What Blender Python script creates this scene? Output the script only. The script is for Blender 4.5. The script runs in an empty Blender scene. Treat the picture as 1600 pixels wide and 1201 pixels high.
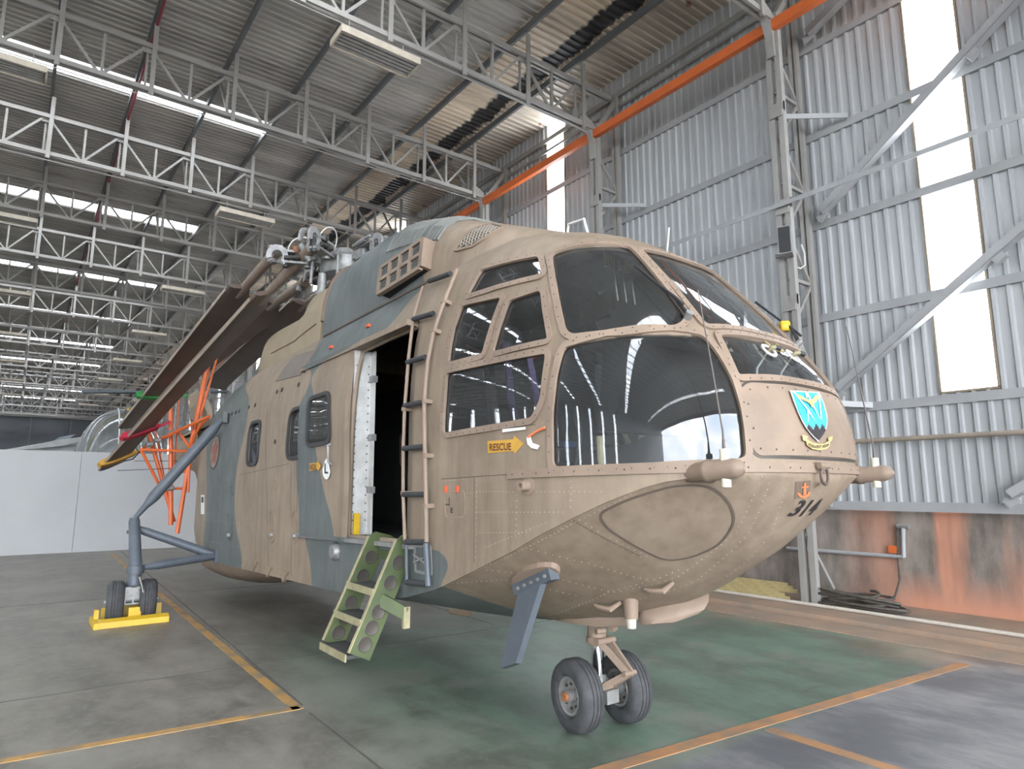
import bpy, bmesh, math, random
from mathutils import Vector as V, Matrix
from mathutils.bvhtree import BVHTree
random.seed(7)
SC = bpy.context.scene
COL = SC.collection

# ------------------------------------------------------------------ camera, sky, exposure
FPX, PITCH, HEAD, EYE = 1020.0, math.atan(162 / 1020.0), math.radians(37.0), V((0, 0, 1.7))
cd = bpy.data.cameras.new('camera'); cam = bpy.data.objects.new('camera', cd); COL.objects.link(cam)
cd.sensor_width = 36; cd.lens = FPX / 1600 * 36; cd.clip_start = .05; cd.clip_end = 600
cam.location = EYE; cam.rotation_euler = (math.pi / 2 + PITCH, 0, -HEAD)
SC.camera = cam
SC.view_settings.view_transform = 'Standard'; SC.view_settings.look = 'None'
SC.view_settings.gamma = 1; SC.view_settings.use_curve_mapping = False
SC.view_settings.exposure = 2.65
SC.cycles.use_denoising = True; SC.cycles.max_bounces = 9; SC.cycles.diffuse_bounces = 6
SC.cycles.transparent_max_bounces = 12; SC.cycles.sample_clamp_indirect = 6
SC.cycles.caustics_reflective = False; SC.cycles.caustics_refractive = False
w = bpy.data.worlds.new('sky'); SC.world = w; w.use_nodes = True
nt = w.node_tree; nt.nodes.clear()
def wn(t, **k):
    n = nt.nodes.new(t)
    for a, b in k.items(): setattr(n, a, b)
    return n
wo = wn('ShaderNodeOutputWorld'); bg = wn('ShaderNodeBackground'); tc = wn('ShaderNodeTexCoord')
mp = wn('ShaderNodeMapping'); mp.inputs['Scale'].default_value = (1, 1, 2.6)
nz = wn('ShaderNodeTexNoise'); nz.inputs['Scale'].default_value = 2.6; nz.inputs['Detail'].default_value = 7; nz.inputs['Roughness'].default_value = .6
cr = wn('ShaderNodeValToRGB')
cr.color_ramp.elements[0].position = .42; cr.color_ramp.elements[0].color = (.58, .67, .79, 1)
cr.color_ramp.elements[1].position = .62; cr.color_ramp.elements[1].color = (1, .97, .925, 1)
nt.links.new(tc.outputs['Generated'], mp.inputs['Vector']); nt.links.new(mp.outputs[0], nz.inputs['Vector'])
nt.links.new(nz.outputs['Fac'], cr.inputs['Fac']); nt.links.new(cr.outputs[0], bg.inputs['Color'])
bg.inputs['Strength'].default_value = 3.0
nt.links.new(bg.outputs[0], wo.inputs['Surface'])

# ------------------------------------------------------------------ helpers
def ray(u, v):
    r, fw, up = u - 800.0, FPX, -(v - 600.5)
    F = fw * math.cos(PITCH) - up * math.sin(PITCH); U = fw * math.sin(PITCH) + up * math.cos(PITCH)
    return V((r * math.cos(HEAD) + F * math.sin(HEAD), -r * math.sin(HEAD) + F * math.cos(HEAD), U))
def atx(u, v, x): d = ray(u, v); return EYE + d * (x / d.x)
def aty(u, v, y): d = ray(u, v); return EYE + d * (y / d.y)
def atz(u, v, z): d = ray(u, v); return EYE + d * ((z - EYE.z) / d.z)

class MB:
    """collects polygons, then links them as one mesh object"""
    def __init__(s): s.v = []; s.f = []; s.mi = []; s.cur = 0; s.sm = []; s.smooth = False
    def add(s, vs, fs):
        o = len(s.v); s.v += [tuple(x) for x in vs]
        for f in fs: s.f.append([i + o for i in f]); s.mi.append(s.cur); s.sm.append(s.smooth)
        return s
    def box(s, c, d, m=None):
        c = V(c); hx, hy, hz = d[0] / 2, d[1] / 2, d[2] / 2
        vs = [V((x, y, z)) for x in (-hx, hx) for y in (-hy, hy) for z in (-hz, hz)]
        vs = [c + (m @ q if m else q) for q in vs]
        return s.add(vs, [(0, 1, 3, 2), (4, 6, 7, 5), (0, 4, 5, 1), (2, 3, 7, 6), (0, 2, 6, 4), (1, 5, 7, 3)])
    def bar(s, p, q, w, h, up=(0, 0, 1)):
        p, q, up = V(p), V(q), V(up); d = (q - p).normalized()
        if abs(d.dot(up.normalized())) > .98: up = V((1, 0, 0))
        a = d.cross(up).normalized() * (w / 2); b = a.cross(d).normalized() * (h / 2)
        vs = [e + x + y for e in (p, q) for x, y in ((-a, -b), (a, -b), (a, b), (-a, b))]
        return s.add(vs, [(3, 2, 1, 0), (4, 5, 6, 7), (0, 1, 5, 4), (1, 2, 6, 5), (2, 3, 7, 6), (3, 0, 4, 7)])
    def channel(s, p, q, w, h, t=.012, up=(0, 0, 1)):
        """C section: web plus two flanges"""
        p, q, up = V(p), V(q), V(up); d = (q - p).normalized()
        if abs(d.dot(up.normalized())) > .98: up = V((1, 0, 0))
        a = d.cross(up).normalized(); b = a.cross(d).normalized()
        s.bar(p, q, t, h, up)
        for k in (-1, 1):
            o = b * (k * (h - t) / 2) + a * (w / 2); s.bar(p + o, q + o, w, t, up)
        return s
    def tube(s, p, q, r0, r1=None, n=10, cap=True):
        r1 = r0 if r1 is None else r1
        return s.path([p, q], [r0, r1], n, cap)
    def path(s, pts, r, n=8, cap=True):
        pts = [V(p) for p in pts]; m = len(pts); r = r if isinstance(r, (list, tuple)) else [r] * m
        o = len(s.v); up = None; vs = []
        for i, p in enumerate(pts):
            d = (pts[min(i + 1, m - 1)] - pts[max(i - 1, 0)]).normalized()
            if up is None: up = d.cross(V((0, 0, 1)) if abs(d.z) < .95 else V((1, 0, 0))).normalized()
            a = (up - d * up.dot(d)).normalized(); b = d.cross(a); up = a
            vs += [p + (a * math.cos(2 * math.pi * k / n) + b * math.sin(2 * math.pi * k / n)) * r[i] for k in range(n)]
        fs = [(i * n + k, i * n + (k + 1) % n, (i + 1) * n + (k + 1) % n, (i + 1) * n + k) for i in range(m - 1) for k in range(n)]
        old = s.smooth; s.smooth = True; s.add(vs, fs); s.smooth = old
        if cap:
            s.f.append([o + k for k in range(n)][::-1]); s.f.append([o + (m - 1) * n + k for k in range(n)])
            s.mi += [s.cur] * 2; s.sm += [False] * 2
        return s
    def lathe(s, prof, c, axis, n=24):
        """prof = [(radius, distance along axis)], closed by its own ends"""
        c, ax = V(c), V(axis).normalized(); a = ax.cross(V((0, 0, 1)) if abs(ax.z) < .9 else V((1, 0, 0))).normalized(); b = ax.cross(a)
        vs = [c + ax * h + (a * math.cos(2 * math.pi * k / n) + b * math.sin(2 * math.pi * k / n)) * r for r, h in prof for k in range(n)]
        m = len(prof)
        fs = [(i * n + k, i * n + (k + 1) % n, (i + 1) * n + (k + 1) % n, (i + 1) * n + k) for i in range(m - 1) for k in range(n)]
        old = s.smooth; s.smooth = True; s.add(vs, fs); s.smooth = old
        return s
    def prism(s, poly, off):
        """flat polygon (3D points) pushed along off"""
        off = V(off); n = len(poly); vs = [V(p) for p in poly] + [V(p) + off for p in poly]
        return s.add(vs, [tuple(range(n))[::-1], tuple(range(n, 2 * n))] + [(i, (i + 1) % n, n + (i + 1) % n, n + i) for i in range(n)])
    def loft(s, rings, closed=True, cap=False):
        n = len(rings[0]); o = len(s.v); vs = [p for r in rings for p in r]
        k1 = n if closed else n - 1
        fs = [(i * n + k, i * n + (k + 1) % n, (i + 1) * n + (k + 1) % n, (i + 1) * n + k) for i in range(len(rings) - 1) for k in range(k1)]
        old = s.smooth; s.smooth = True; s.add(vs, fs); s.smooth = old
        if cap:
            s.f.append([o + k for k in range(n)][::-1]); s.f.append([o + (len(rings) - 1) * n + k for k in range(n)])
            s.mi += [s.cur] * 2; s.sm += [False] * 2
        return s
    def mesh(s, name, mats, fix=True):
        me = bpy.data.meshes.new(name); me.from_pydata(s.v, [], s.f)
        for m in (mats if isinstance(mats, (list, tuple)) else [mats]): me.materials.append(m)
        me.polygons.foreach_set('material_index', s.mi); me.polygons.foreach_set('use_smooth', s.sm)
        me.update()
        if fix:
            b = bmesh.new(); b.from_mesh(me); bmesh.ops.recalc_face_normals(b, faces=b.faces); b.to_mesh(me); b.free()
        if any(s.sm): me.set_sharp_from_angle(angle=math.radians(38))
        return me
    def build(s, name, mats, parent=None, fix=True):
        return put(name, s.mesh(name, mats, fix), parent)

HOFF = V((0, -3.63, 0))          # helicopter parts are modelled in (x, station, z)
HELI = None
def put(name, me, parent=None, loc=None):
    o = bpy.data.objects.new(name, me); COL.objects.link(o)
    if parent:
        o.parent = parent
        if parent is HELI: o.location = HOFF
    if loc is not None: o.location = loc
    return o
def tag(o, label=None, cat=None, group=None, kind=None):
    if label: o['label'] = label
    if cat: o['category'] = cat
    if group: o['group'] = group
    if kind: o['kind'] = kind
    return o
def empty(name, loc=(0, 0, 0)):
    o = bpy.data.objects.new(name, None); COL.objects.link(o); o.location = loc; o.empty_display_size = .2
    return o
def copy_tree(o, parent=None, loc=None):
    c = o.copy(); COL.objects.link(c); c.parent = parent
    if loc is not None: c.location = loc
    for ch in list(o.children): copy_tree(ch, c)
    return c

# ------------------------------------------------------------------ materials
MATS = {}
def NODE(t, ty, **k):
    n = t.nodes.new(ty)
    for a, b in k.items():
        if a in n.inputs: n.inputs[a].default_value = b
        else: setattr(n, a, b)
    return n
def mat(name, col, rough=.6, metal=0, var=.12, scale=3.0, bump=0, bscale=40, col2=None, spec=.5, coord='Object', stretch=(1, 1, 1), lo=.35, hi=.7):
    if name in MATS: return MATS[name]
    m = bpy.data.materials.new(name); m.use_nodes = True; t = m.node_tree; b = t.nodes['Principled BSDF']
    b.inputs['Roughness'].default_value = rough; b.inputs['Metallic'].default_value = metal; b.inputs['Specular IOR Level'].default_value = spec
    tcn = NODE(t, 'ShaderNodeTexCoord'); mpn = NODE(t, 'ShaderNodeMapping'); mpn.inputs['Scale'].default_value = stretch
    if coord == 'World':
        g = NODE(t, 'ShaderNodeNewGeometry'); t.links.new(g.outputs['Position'], mpn.inputs['Vector'])
    else: t.links.new(tcn.outputs[coord], mpn.inputs['Vector'])
    n = NODE(t, 'ShaderNodeTexNoise', Scale=scale, Detail=6.0, Roughness=.65); t.links.new(mpn.outputs[0], n.inputs['Vector'])
    r = NODE(t, 'ShaderNodeValToRGB'); e = r.color_ramp.elements
    c2 = col2 or [c * (1 - var) for c in col]; c1 = col if col2 else [min(1, c * (1 + var)) for c in col]
    e[0].position = lo; e[0].color = (*c2, 1); e[1].position = hi; e[1].color = (*c1, 1)
    t.links.new(n.outputs['Fac'], r.inputs['Fac']); t.links.new(r.outputs[0], b.inputs['Base Color'])
    if bump:
        n2 = NODE(t, 'ShaderNodeTexNoise', Scale=bscale, Detail=4.0); t.links.new(mpn.outputs[0], n2.inputs['Vector'])
        bp = NODE(t, 'ShaderNodeBump', Strength=bump, Distance=.02); t.links.new(n2.outputs['Fac'], bp.inputs['Height']); t.links.new(bp.outputs[0], b.inputs['Normal'])
    MATS[name] = m
    return m
def glass(name, tint, gloss=1.0, rough=.02, dirt=.05):
    m = bpy.data.materials.new(name); m.use_nodes = True; t = m.node_tree; t.nodes.clear()
    o = NODE(t, 'ShaderNodeOutputMaterial'); tr = NODE(t, 'ShaderNodeBsdfTransparent'); tr.inputs[0].default_value = (*tint, 1)
    gl = NODE(t, 'ShaderNodeBsdfGlossy', Roughness=rough); gl.inputs[0].default_value = (.95, .97, 1, 1)
    fr = NODE(t, 'ShaderNodeFresnel', IOR=1.55)
    mu = NODE(t, 'ShaderNodeMath', operation='MULTIPLY'); mu.inputs[1].default_value = gloss; t.links.new(fr.outputs[0], mu.inputs[0])
    mx = NODE(t, 'ShaderNodeMixShader'); t.links.new(mu.outputs[0], mx.inputs[0]); t.links.new(tr.outputs[0], mx.inputs[1]); t.links.new(gl.outputs[0], mx.inputs[2])
    di = NODE(t, 'ShaderNodeBsdfDiffuse'); di.inputs[0].default_value = (.55, .56, .56, 1)
    n = NODE(t, 'ShaderNodeTexNoise', Scale=2.5, Detail=5.0); tcn = NODE(t, 'ShaderNodeTexCoord'); t.links.new(tcn.outputs['Object'], n.inputs['Vector'])
    m2 = NODE(t, 'ShaderNodeMath', operation='MULTIPLY'); m2.inputs[1].default_value = dirt * 2; t.links.new(n.outputs['Fac'], m2.inputs[0])
    mx2 = NODE(t, 'ShaderNodeMixShader'); t.links.new(m2.outputs[0], mx2.inputs[0]); t.links.new(mx.outputs[0], mx2.inputs[1]); t.links.new(di.outputs[0], mx2.inputs[2])
    t.links.new(mx2.outputs[0], o.inputs[0]); MATS[name] = m
    return m
def sheet_pane(name, tr_amt):
    """weathered translucent roof/wall sheeting"""
    m = bpy.data.materials.new(name); m.use_nodes = True; t = m.node_tree; t.nodes.clear()
    o = NODE(t, 'ShaderNodeOutputMaterial'); tr = NODE(t, 'ShaderNodeBsdfTransparent'); tl = NODE(t, 'ShaderNodeBsdfTranslucent')
    tl.inputs[0].default_value = (.9, .9, .88, 1); mx = NODE(t, 'ShaderNodeMixShader'); mx.inputs[0].default_value = 1 - tr_amt
    t.links.new(tr.outputs[0], mx.inputs[1]); t.links.new(tl.outputs[0], mx.inputs[2]); t.links.new(mx.outputs[0], o.inputs[0])
    return m

STEEL = mat('grey painted steel', (.33, .318, .30), .55, .1, .12, 1.2, coord='World')
STEEL2 = mat('pale grey painted steel', (.36, .365, .37), .5, .1, .1, 1.5, coord='World')
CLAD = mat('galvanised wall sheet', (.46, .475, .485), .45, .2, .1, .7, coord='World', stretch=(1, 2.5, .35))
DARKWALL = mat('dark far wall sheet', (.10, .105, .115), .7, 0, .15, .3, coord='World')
ORANGE = mat('orange paint', (.62, .14, .035), .45, 0, .12, 2)
RACK = mat('orange rack paint', (.72, .15, .04), .4, 0, .1, 2)
BLACK = mat('black plastic', (.02, .02, .022), .5, 0, .2, 8)
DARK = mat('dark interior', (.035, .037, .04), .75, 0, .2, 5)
GREY = mat('grey metal', (.26, .26, .255), .45, .35, .2, 12)
WHITE = mat('white paint', (.62, .62, .60), .5, 0, .08, 4)
RUBBER = mat('tyre rubber', (.055, .056, .06), .8, 0, .25, 14, bump=.15)
YELLOW = mat('yellow paint', (.58, .37, .02), .45, 0, .1, 5)

# ------------------------------------------------------------------ the hangar shell
XW, ZP, YF, XL, YEND, ZR = 10.3, 11.12, -15.5, -30.0, 88.0, 10.72
PIT = 8.5 / 12                                     # width of one cladding sheet
Y0 = 2.92 - 26 * PIT                               # sheets start here (a window strip starts at 2.92)

def floor_material():
    m = bpy.data.materials.new('painted concrete floor'); m.use_nodes = True; t = m.node_tree; b = t.nodes['Principled BSDF']
    g = NODE(t, 'ShaderNodeNewGeometry'); L = t.links.new
    sp = NODE(t, 'ShaderNodeSeparateXYZ'); L(g.outputs['Position'], sp.inputs[0])
    def noise(s, d=8., r=.62, stretch=None):
        n = NODE(t, 'ShaderNodeTexNoise', Scale=s, Detail=d, Roughness=r)
        if stretch:
            mp = NODE(t, 'ShaderNodeMapping'); mp.inputs['Scale'].default_value = stretch; L(g.outputs['Position'], mp.inputs['Vector']); L(mp.outputs[0], n.inputs['Vector'])
        else: L(g.outputs['Position'], n.inputs['Vector'])
        return n.outputs['Fac']
    def math_(op, a, c=None):
        n = NODE(t, 'ShaderNodeMath', operation=op)
        for i, q in enumerate((a, c)):
            if q is None: continue
            if isinstance(q, (int, float)): n.inputs[i].default_value = q
            else: L(q, n.inputs[i])
        return n.outputs[0]
    def ramp(x, lo, hi):
        n = NODE(t, 'ShaderNodeMapRange', interpolation_type='SMOOTHSTEP'); n.inputs['From Min'].default_value = lo; n.inputs['From Max'].default_value = hi
        L(x, n.inputs['Value']); return n.outputs[0]
    def mix(f, a, c):
        n = NODE(t, 'ShaderNodeMix', data_type='RGBA')
        if isinstance(f, float): n.inputs[0].default_value = f
        else: L(f, n.inputs[0])
        for i, q in ((6, a), (7, c)):
            if isinstance(q, tuple): n.inputs[i].default_value = (*q, 1)
            else: L(q, n.inputs[i])
        return n.outputs[2]
    x, y = sp.outputs[0], sp.outputs[1]
    n1 = noise(.55); n2 = noise(2.3, 9., .7, (1, .45, 1)); n3 = noise(11.)
    xx = math_('ADD', x, math_('MULTIPLY', math_('SUBTRACT', n1, .5), 4.5))
    yy = math_('ADD', y, math_('MULTIPLY', math_('SUBTRACT', n1, .5), -3.5))
    base = mix(ramp(n2, .35, .68), (.105, .097, .083), (.235, .218, .188))
    base = mix(ramp(n3, .45, .75), base, (.20, .186, .162))
    right = mix(ramp(n2, .38, .66), (.12, .122, .135), (.27, .265, .27))
    green = mix(ramp(n2, .34, .66), (.07, .125, .09), (.155, .225, .172))
    gm = math_('MULTIPLY', ramp(xx, 1.7, 3.3), math_('SUBTRACT', 1.0, ramp(yy, 6.6, 8.6)))
    gm = math_('MULTIPLY', gm, math_('ADD', .45, math_('MULTIPLY', ramp(n2, .3, .6), .55)))
    c = mix(gm, base, green)
    worn = math_('MULTIPLY', ramp(n1, .5, .62), .55)
    c = mix(worn, c, (.25, .24, .212))
    n4 = noise(26., 4., .6); c = mix(math_('MULTIPLY', ramp(n4, .64, .72), .45), c, (.34, .33, .30))
    n5 = noise(1.4, 10., .75, (.35, 1.6, 1)); c = mix(math_('MULTIPLY', ramp(n5, .56, .66), .45), c, (.085, .08, .072))
    rm = math_('MULTIPLY', math_('SUBTRACT', 1.0, ramp(y, 2.78, 2.98)), ramp(xx, 1.5, 3.2))
    c = mix(rm, c, right)
    dust = math_('MULTIPLY', ramp(xx, 6.9, 8.6), .75)
    c = mix(dust, c, mix(ramp(n2, .35, .65), (.27, .175, .12), (.40, .29, .22)))
    L(c, b.inputs['Base Color'])
    ro = NODE(t, 'ShaderNodeMapRange'); ro.inputs['To Min'].default_value = .28; ro.inputs['To Max'].default_value = .62; L(n2, ro.inputs['Value']); L(ro.outputs[0], b.inputs['Roughness'])
    bp = NODE(t, 'ShaderNodeBump', Strength=.12, Distance=.02); L(n3, bp.inputs['Height']); L(bp.outputs[0], b.inputs['Normal'])
    return m
FLOOR = floor_material()
fl = tag(MB().add([(XL, YF, 0), (8.0, YF, 0), (8.0, YEND, 0), (XL, YEND, 0), (XL, YF, -.2), (8.0, YF, -.2), (8.0, YEND, -.2), (XL, YEND, -.2)],
    [(0, 1, 2, 3), (7, 6, 5, 4), (0, 4, 5, 1), (1, 5, 6, 2), (2, 6, 7, 3), (3, 7, 4, 0)]).build('floor', FLOOR), 'hangar floor of worn concrete with green and grey paint', 'floor', kind='structure')
LINE = mat('worn yellow line paint', (.42, .24, .075), .6, 0, .2, 3, coord='World', col2=(.22, .17, .11), lo=.38, hi=.55)
LINE2 = mat('worn orange line paint', (.44, .225, .10), .6, 0, .2, 3, coord='World', col2=(.27, .19, .13), lo=.36, hi=.55)
def floor_strip(name, p, q, w, m, z=.004):
    p, q = V((*p, 0)), V((*q, 0)); d = (q - p).normalized(); n = V((-d.y, d.x, 0)) * (w / 2)
    return MB().prism([p + n, p - n, q - n, q + n], (0, 0, z)).build(name, m, fl)
floor_strip('painted_line', (-14, 6.4), (1.95, 5.36), .085, LINE)
floor_strip('painted_line', (1.93, 5.33), (2.2, 20.5), .085, LINE)
floor_strip('painted_line', (1.9, 3.2), (7.6, 2.72), .11, LINE2)
floor_strip('painted_line', (4.47, 2.88), (4.43, -4), .10, LINE2)
JOINT = mat('slab joint filler', (.10, .097, .09), .8, 0, .2, 4)
for p, q in (((1.97, 5.2), (1.9, -6)), ((-14, 7.25), (8, 6.75)), ((1.99, 5.4), (2.5, 21)), ((-14, 12.6), (8, 12.1)), ((5.0, 7), (5.3, 21)), ((-1.6, 0), (-1.3, 40))):
    floor_strip('slab_joint', p, q, .018, JOINT, .002)

# kerb, gutter and ledge along the right wall
DUST = mat('orange dusted concrete', (.40, .265, .185), .85, 0, .2, 1.6, bump=.25, bscale=14, coord='World', col2=(.27, .215, .17))
k = MB()
def yslab(mb, x0, x1, z0, z1, y0=YF, y1=YEND): mb.box(((x0 + x1) / 2, (y0 + y1) / 2, (z0 + z1) / 2), (x1 - x0, y1 - y0, z1 - z0))
yslab(k, 8.0, 8.42, -.2, .012); yslab(k, 8.42, 8.72, -.2, -.03); yslab(k, 8.72, 10.36, -.2, .035)
kerb = tag(k.build('trim_1', DUST), 'dust-covered concrete kerb and gutter along the sheeted wall', 'kerb', kind='structure')
PIPEW = mat('whitewashed pipe', (.55, .50, .44), .6, 0, .12, 3)
tag(MB().path([(9.26, 7.1, .06), (9.25, 4.4, .06), (9.22, 2.4, .06), (9.2, -4, .06)], .024).build('floor_pipe', PIPEW), 'long thin white pipe lying along the kerb by the wall', 'pipe')

# masonry plinth
def plinth_material():
    m = mat('orange stained plaster', (.30, .255, .22), .9, 0, .2, 1.6, bump=.5, bscale=9, coord='World', col2=(.125, .108, .095), stretch=(1, 1.5, .6), lo=.36, hi=.66)
    t = m.node_tree; b = t.nodes['Principled BSDF']
    # orange is strongest nearer the camera end and in vertical runs
    g = NODE(t, 'ShaderNodeNewGeometry'); sp = NODE(t, 'ShaderNodeSeparateXYZ'); t.links.new(g.outputs['Position'], sp.inputs[0])
    mr = NODE(t, 'ShaderNodeMapRange'); mr.inputs['From Min'].default_value = 5.4; mr.inputs['From Max'].default_value = 4.2; t.links.new(sp.outputs[1], mr.inputs['Value'])
    n = NODE(t, 'ShaderNodeTexNoise', Scale=1.7, Detail=5.); mp = NODE(t, 'ShaderNodeMapping'); mp.inputs['Scale'].default_value = (1, 1, .12)
    t.links.new(g.outputs['Position'], mp.inputs[0]); t.links.new(mp.outputs[0], n.inputs[0])
    rr = NODE(t, 'ShaderNodeMapRange'); rr.inputs['From Min'].default_value = .48; rr.inputs['From Max'].default_value = .62; t.links.new(n.outputs[0], rr.inputs['Value'])
    mz = NODE(t, 'ShaderNodeMapRange'); mz.inputs['From Min'].default_value = .55; mz.inputs['From Max'].default_value = .1; t.links.new(sp.outputs[2], mz.inputs['Value'])
    mxx = NODE(t, 'ShaderNodeMath', operation='MAXIMUM'); t.links.new(rr.outputs[0], mxx.inputs[0]); t.links.new(mz.outputs[0], mxx.inputs[1])
    mu = NODE(t, 'ShaderNodeMath', operation='MULTIPLY'); t.links.new(mxx.outputs[0], mu.inputs[0]); t.links.new(mr.outputs[0], mu.inputs[1])
    mu2 = NODE(t, 'ShaderNodeMath', operation='MULTIPLY'); mu2.inputs[1].default_value = .85; t.links.new(mu.outputs[0], mu2.inputs[0])
    old = b.inputs['Base Color'].links[0].from_socket
    mx = NODE(t, 'ShaderNodeMix', data_type='RGBA'); t.links.new(mu2.outputs[0], mx.inputs[0]); t.links.new(old, mx.inputs[6]); mx.inputs[7].default_value = (.56, .255, .16, 1)
    t.links.new(mx.outputs[2], b.inputs['Base Color'])
    return m
PL = MB(); yslab(PL, XW + .06, XW + .36, -.2, 1.38)
wall_r = tag(PL.build('wall_right', plinth_material()), 'tall sheeted hangar wall standing on an orange stained plinth', 'wall', kind='structure')

# corrugated sheets of the right wall, with translucent strips
def ribbed(length, axis_len, ribs=4, depth=.036, flat=.045):
    """profile points across one sheet: (across, height)"""
    p = PIT / ribs; out = []
    for i in range(ribs):
        a = i * p
        out += [(a, 0), (a + p * .58, 0), (a + p * .68, depth), (a + p * .90, depth)]
    out.append((PIT, 0))
    return out
def wall_sheet(z0, z1, name):
    pr = ribbed(1, 1); pr[-1] = (PIT + .02, .0); vs = [(-h, a, z) for z in (z0, z1) for a, h in pr]; n = len(pr)
    fs = [(i, i + 1, n + i + 1, n + i) for i in range(n - 1)]
    m = MB(); m.add(vs, fs); return m.mesh(name, CLAD, False)
full = wall_sheet(1.44, 11.14, 'cladding_sheet'); short = wall_sheet(1.44, 3.02, 'cladding_sheet')
PANE = sheet_pane('translucent sheeting', .75)
nwin = 0
ns = int((YEND - Y0) / PIT)
for i in range(ns):
    y = Y0 + i * PIT
    if (i - 26) % 12 == 0:
        put('cladding_sheet', short, wall_r, (XW, y, 0)); nwin += 1
        fr = MB()
        for yy in (y + .012, y + PIT - .012): fr.box((XW - .02, yy, 6.86), (.05, .024, 7.68))
        fr.box((XW - .02, y + PIT / 2, 3.02), (.05, PIT, .03)); fr.box((XW - .02, y + PIT / 2, 10.69), (.05, PIT, .03))
        wf = tag(fr.build('window_%d' % nwin, mat('weathered window edge', (.30, .24, .17), .7, 0, .2, 3)), 'tall narrow white daylight strip in the sheeted wall', 'window', 'daylight strips in the sheeted wall', 'structure')
        for z0, z1 in ((3.03, 4.44), (4.44, 6.0), (6.0, 7.57), (7.57, 9.15), (9.15, 10.68)):
            MB().box((XW, y + PIT / 2, (z0 + z1) / 2), (.006, PIT - .03, z1 - z0 - .004)).build('pane', PANE, wf)
    else:
        put('cladding_sheet', full, wall_r, (XW + (.004 if i % 2 else 0), y, 0))
for z in (2.92, 4.43, 6.0, 7.57, 9.2):
    MB().channel((XW - .05, YF, z), (XW - .05, YEND, z), .07, .13).build('girt', STEEL2, wall_r)
MB().channel((XW - .10, YF, 1.44), (XW - .10, YEND, 1.44), .14, .13, .02).build('base_beam', STEEL2, wall_r)
MB().bar((XW - .06, YF, 10.62), (XW - .06, YEND, 10.62), .09, .12).build('eaves_beam', STEEL, wall_r)
MB().bar((XW - .10, 1.5, 10.30), (XW - .10, YEND, 10.30), .05, .06).build('eaves_angle', STEEL, wall_r)

# roof: ribbed sheets, skylight sheets, purlins
def roof_material():
    m = mat('roof sheet', (.42, .405, .375), .5, .05, .25, 1.3, coord='World', stretch=(.25, 1.6, 1))
    t = m.node_tree; b = t.nodes['Principled BSDF']; L = t.links.new
    g = NODE(t, 'ShaderNodeNewGeometry'); sp = NODE(t, 'ShaderNodeSeparateXYZ'); L(g.outputs['Position'], sp.inputs[0])
    n = NODE(t, 'ShaderNodeTexNoise', Scale=2.2, Detail=6.); L(g.outputs['Position'], n.inputs[0])
    ax = NODE(t, 'ShaderNodeMath', operation='MULTIPLY_ADD'); L(n.outputs[0], ax.inputs[0]); ax.inputs[1].default_value = .5; L(sp.outputs[0], ax.inputs[2])
    r = NODE(t, 'ShaderNodeValToRGB'); r.color_ramp.interpolation = 'LINEAR'
    mr = NODE(t, 'ShaderNodeMapRange'); mr.inputs['From Min'].default_value = 0; mr.inputs['From Max'].default_value = 11; L(ax.outputs[0], mr.inputs[0]); L(mr.outputs[0], r.inputs[0])
    e = r.color_ramp.elements; e[0].position = 0; e[0].color = (0, 0, 0, 1); e[1].position = 1; e[1].color = (.30, .30, .30, 1)
    def stop(xx, v):
        q = e.new((xx + .25) / 11); q.color = (v, v, v, 1)
    for xx, v in ((7.3, 0), (7.5, .65), (8.45, .7), (8.5, 1.0), (8.9, 1.0), (8.95, .35)): stop(xx, v)
    # 0 plain, .65 rust-brown wash, 1 black tar band
    tan = NODE(t, 'ShaderNodeValToRGB'); te = tan.color_ramp.elements
    te[0].position = 0; te[0].color = (1, 1, 1, 1); te[1].position = 1; te[1].color = (.06, .06, .065, 1)
    q = te.new(.65); q.color = (1.55, 1.35, 1.12, 1); q = te.new(.72); q.color = (1.4, 1.25, 1.05, 1)
    L(r.outputs[0], tan.inputs[0])
    old = b.inputs['Base Color'].links[0].from_socket
    mx = NODE(t, 'ShaderNodeMix', data_type='RGBA', blend_type='MULTIPLY'); mx.inputs[0].default_value = 1; L(old, mx.inputs[6]); L(tan.outputs[0], mx.inputs[7])
    # rust blooms and flaking near the eaves
    n3 = NODE(t, 'ShaderNodeTexNoise', Scale=1.6, Detail=3.); L(g.outputs['Position'], n3.inputs[0])
    r3 = NODE(t, 'ShaderNodeMapRange'); r3.inputs['From Min'].default_value = .70; r3.inputs['From Max'].default_value = .74; L(n3.outputs[0], r3.inputs[0])
    x3 = NODE(t, 'ShaderNodeMapRange'); x3.inputs['From Min'].default_value = 8.9; x3.inputs['From Max'].default_value = 9.0; L(sp.outputs[0], x3.inputs[0])
    m3 = NODE(t, 'ShaderNodeMath', operation='MULTIPLY'); L(r3.outputs[0], m3.inputs[0]); L(x3.outputs[0], m3.inputs[1])
    mx3 = NODE(t, 'ShaderNodeMix', data_type='RGBA'); L(m3.outputs[0], mx3.inputs[0]); L(mx.outputs[2], mx3.inputs[6]); mx3.inputs[7].default_value = (.22, .09, .05, 1)
    L(mx3.outputs[2], b.inputs['Base Color'])
    return m
ROOF = roof_material()
ceil = tag(empty('ceiling', (0, 0, ZP)), 'ribbed grey metal roof sheets on steel purlins', 'roof', kind='structure')
def roof_sheet(x0, x1, m, name='roof_sheet'):
    pr = ribbed(1, 1); vs = [(x, a, -h) for x in (x0, x1) for a, h in pr]; n = len(pr)
    q = MB(); q.add(vs, [(i, i + 1, n + i + 1, n + i) for i in range(n - 1)]); return q.mesh(name, m, False)
XS = 4.42
r_right, r_left, r_far = roof_sheet(XS, XW + .1, ROOF), roof_sheet(XL, XS, ROOF), roof_sheet(XL, -27.9, ROOF)
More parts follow.
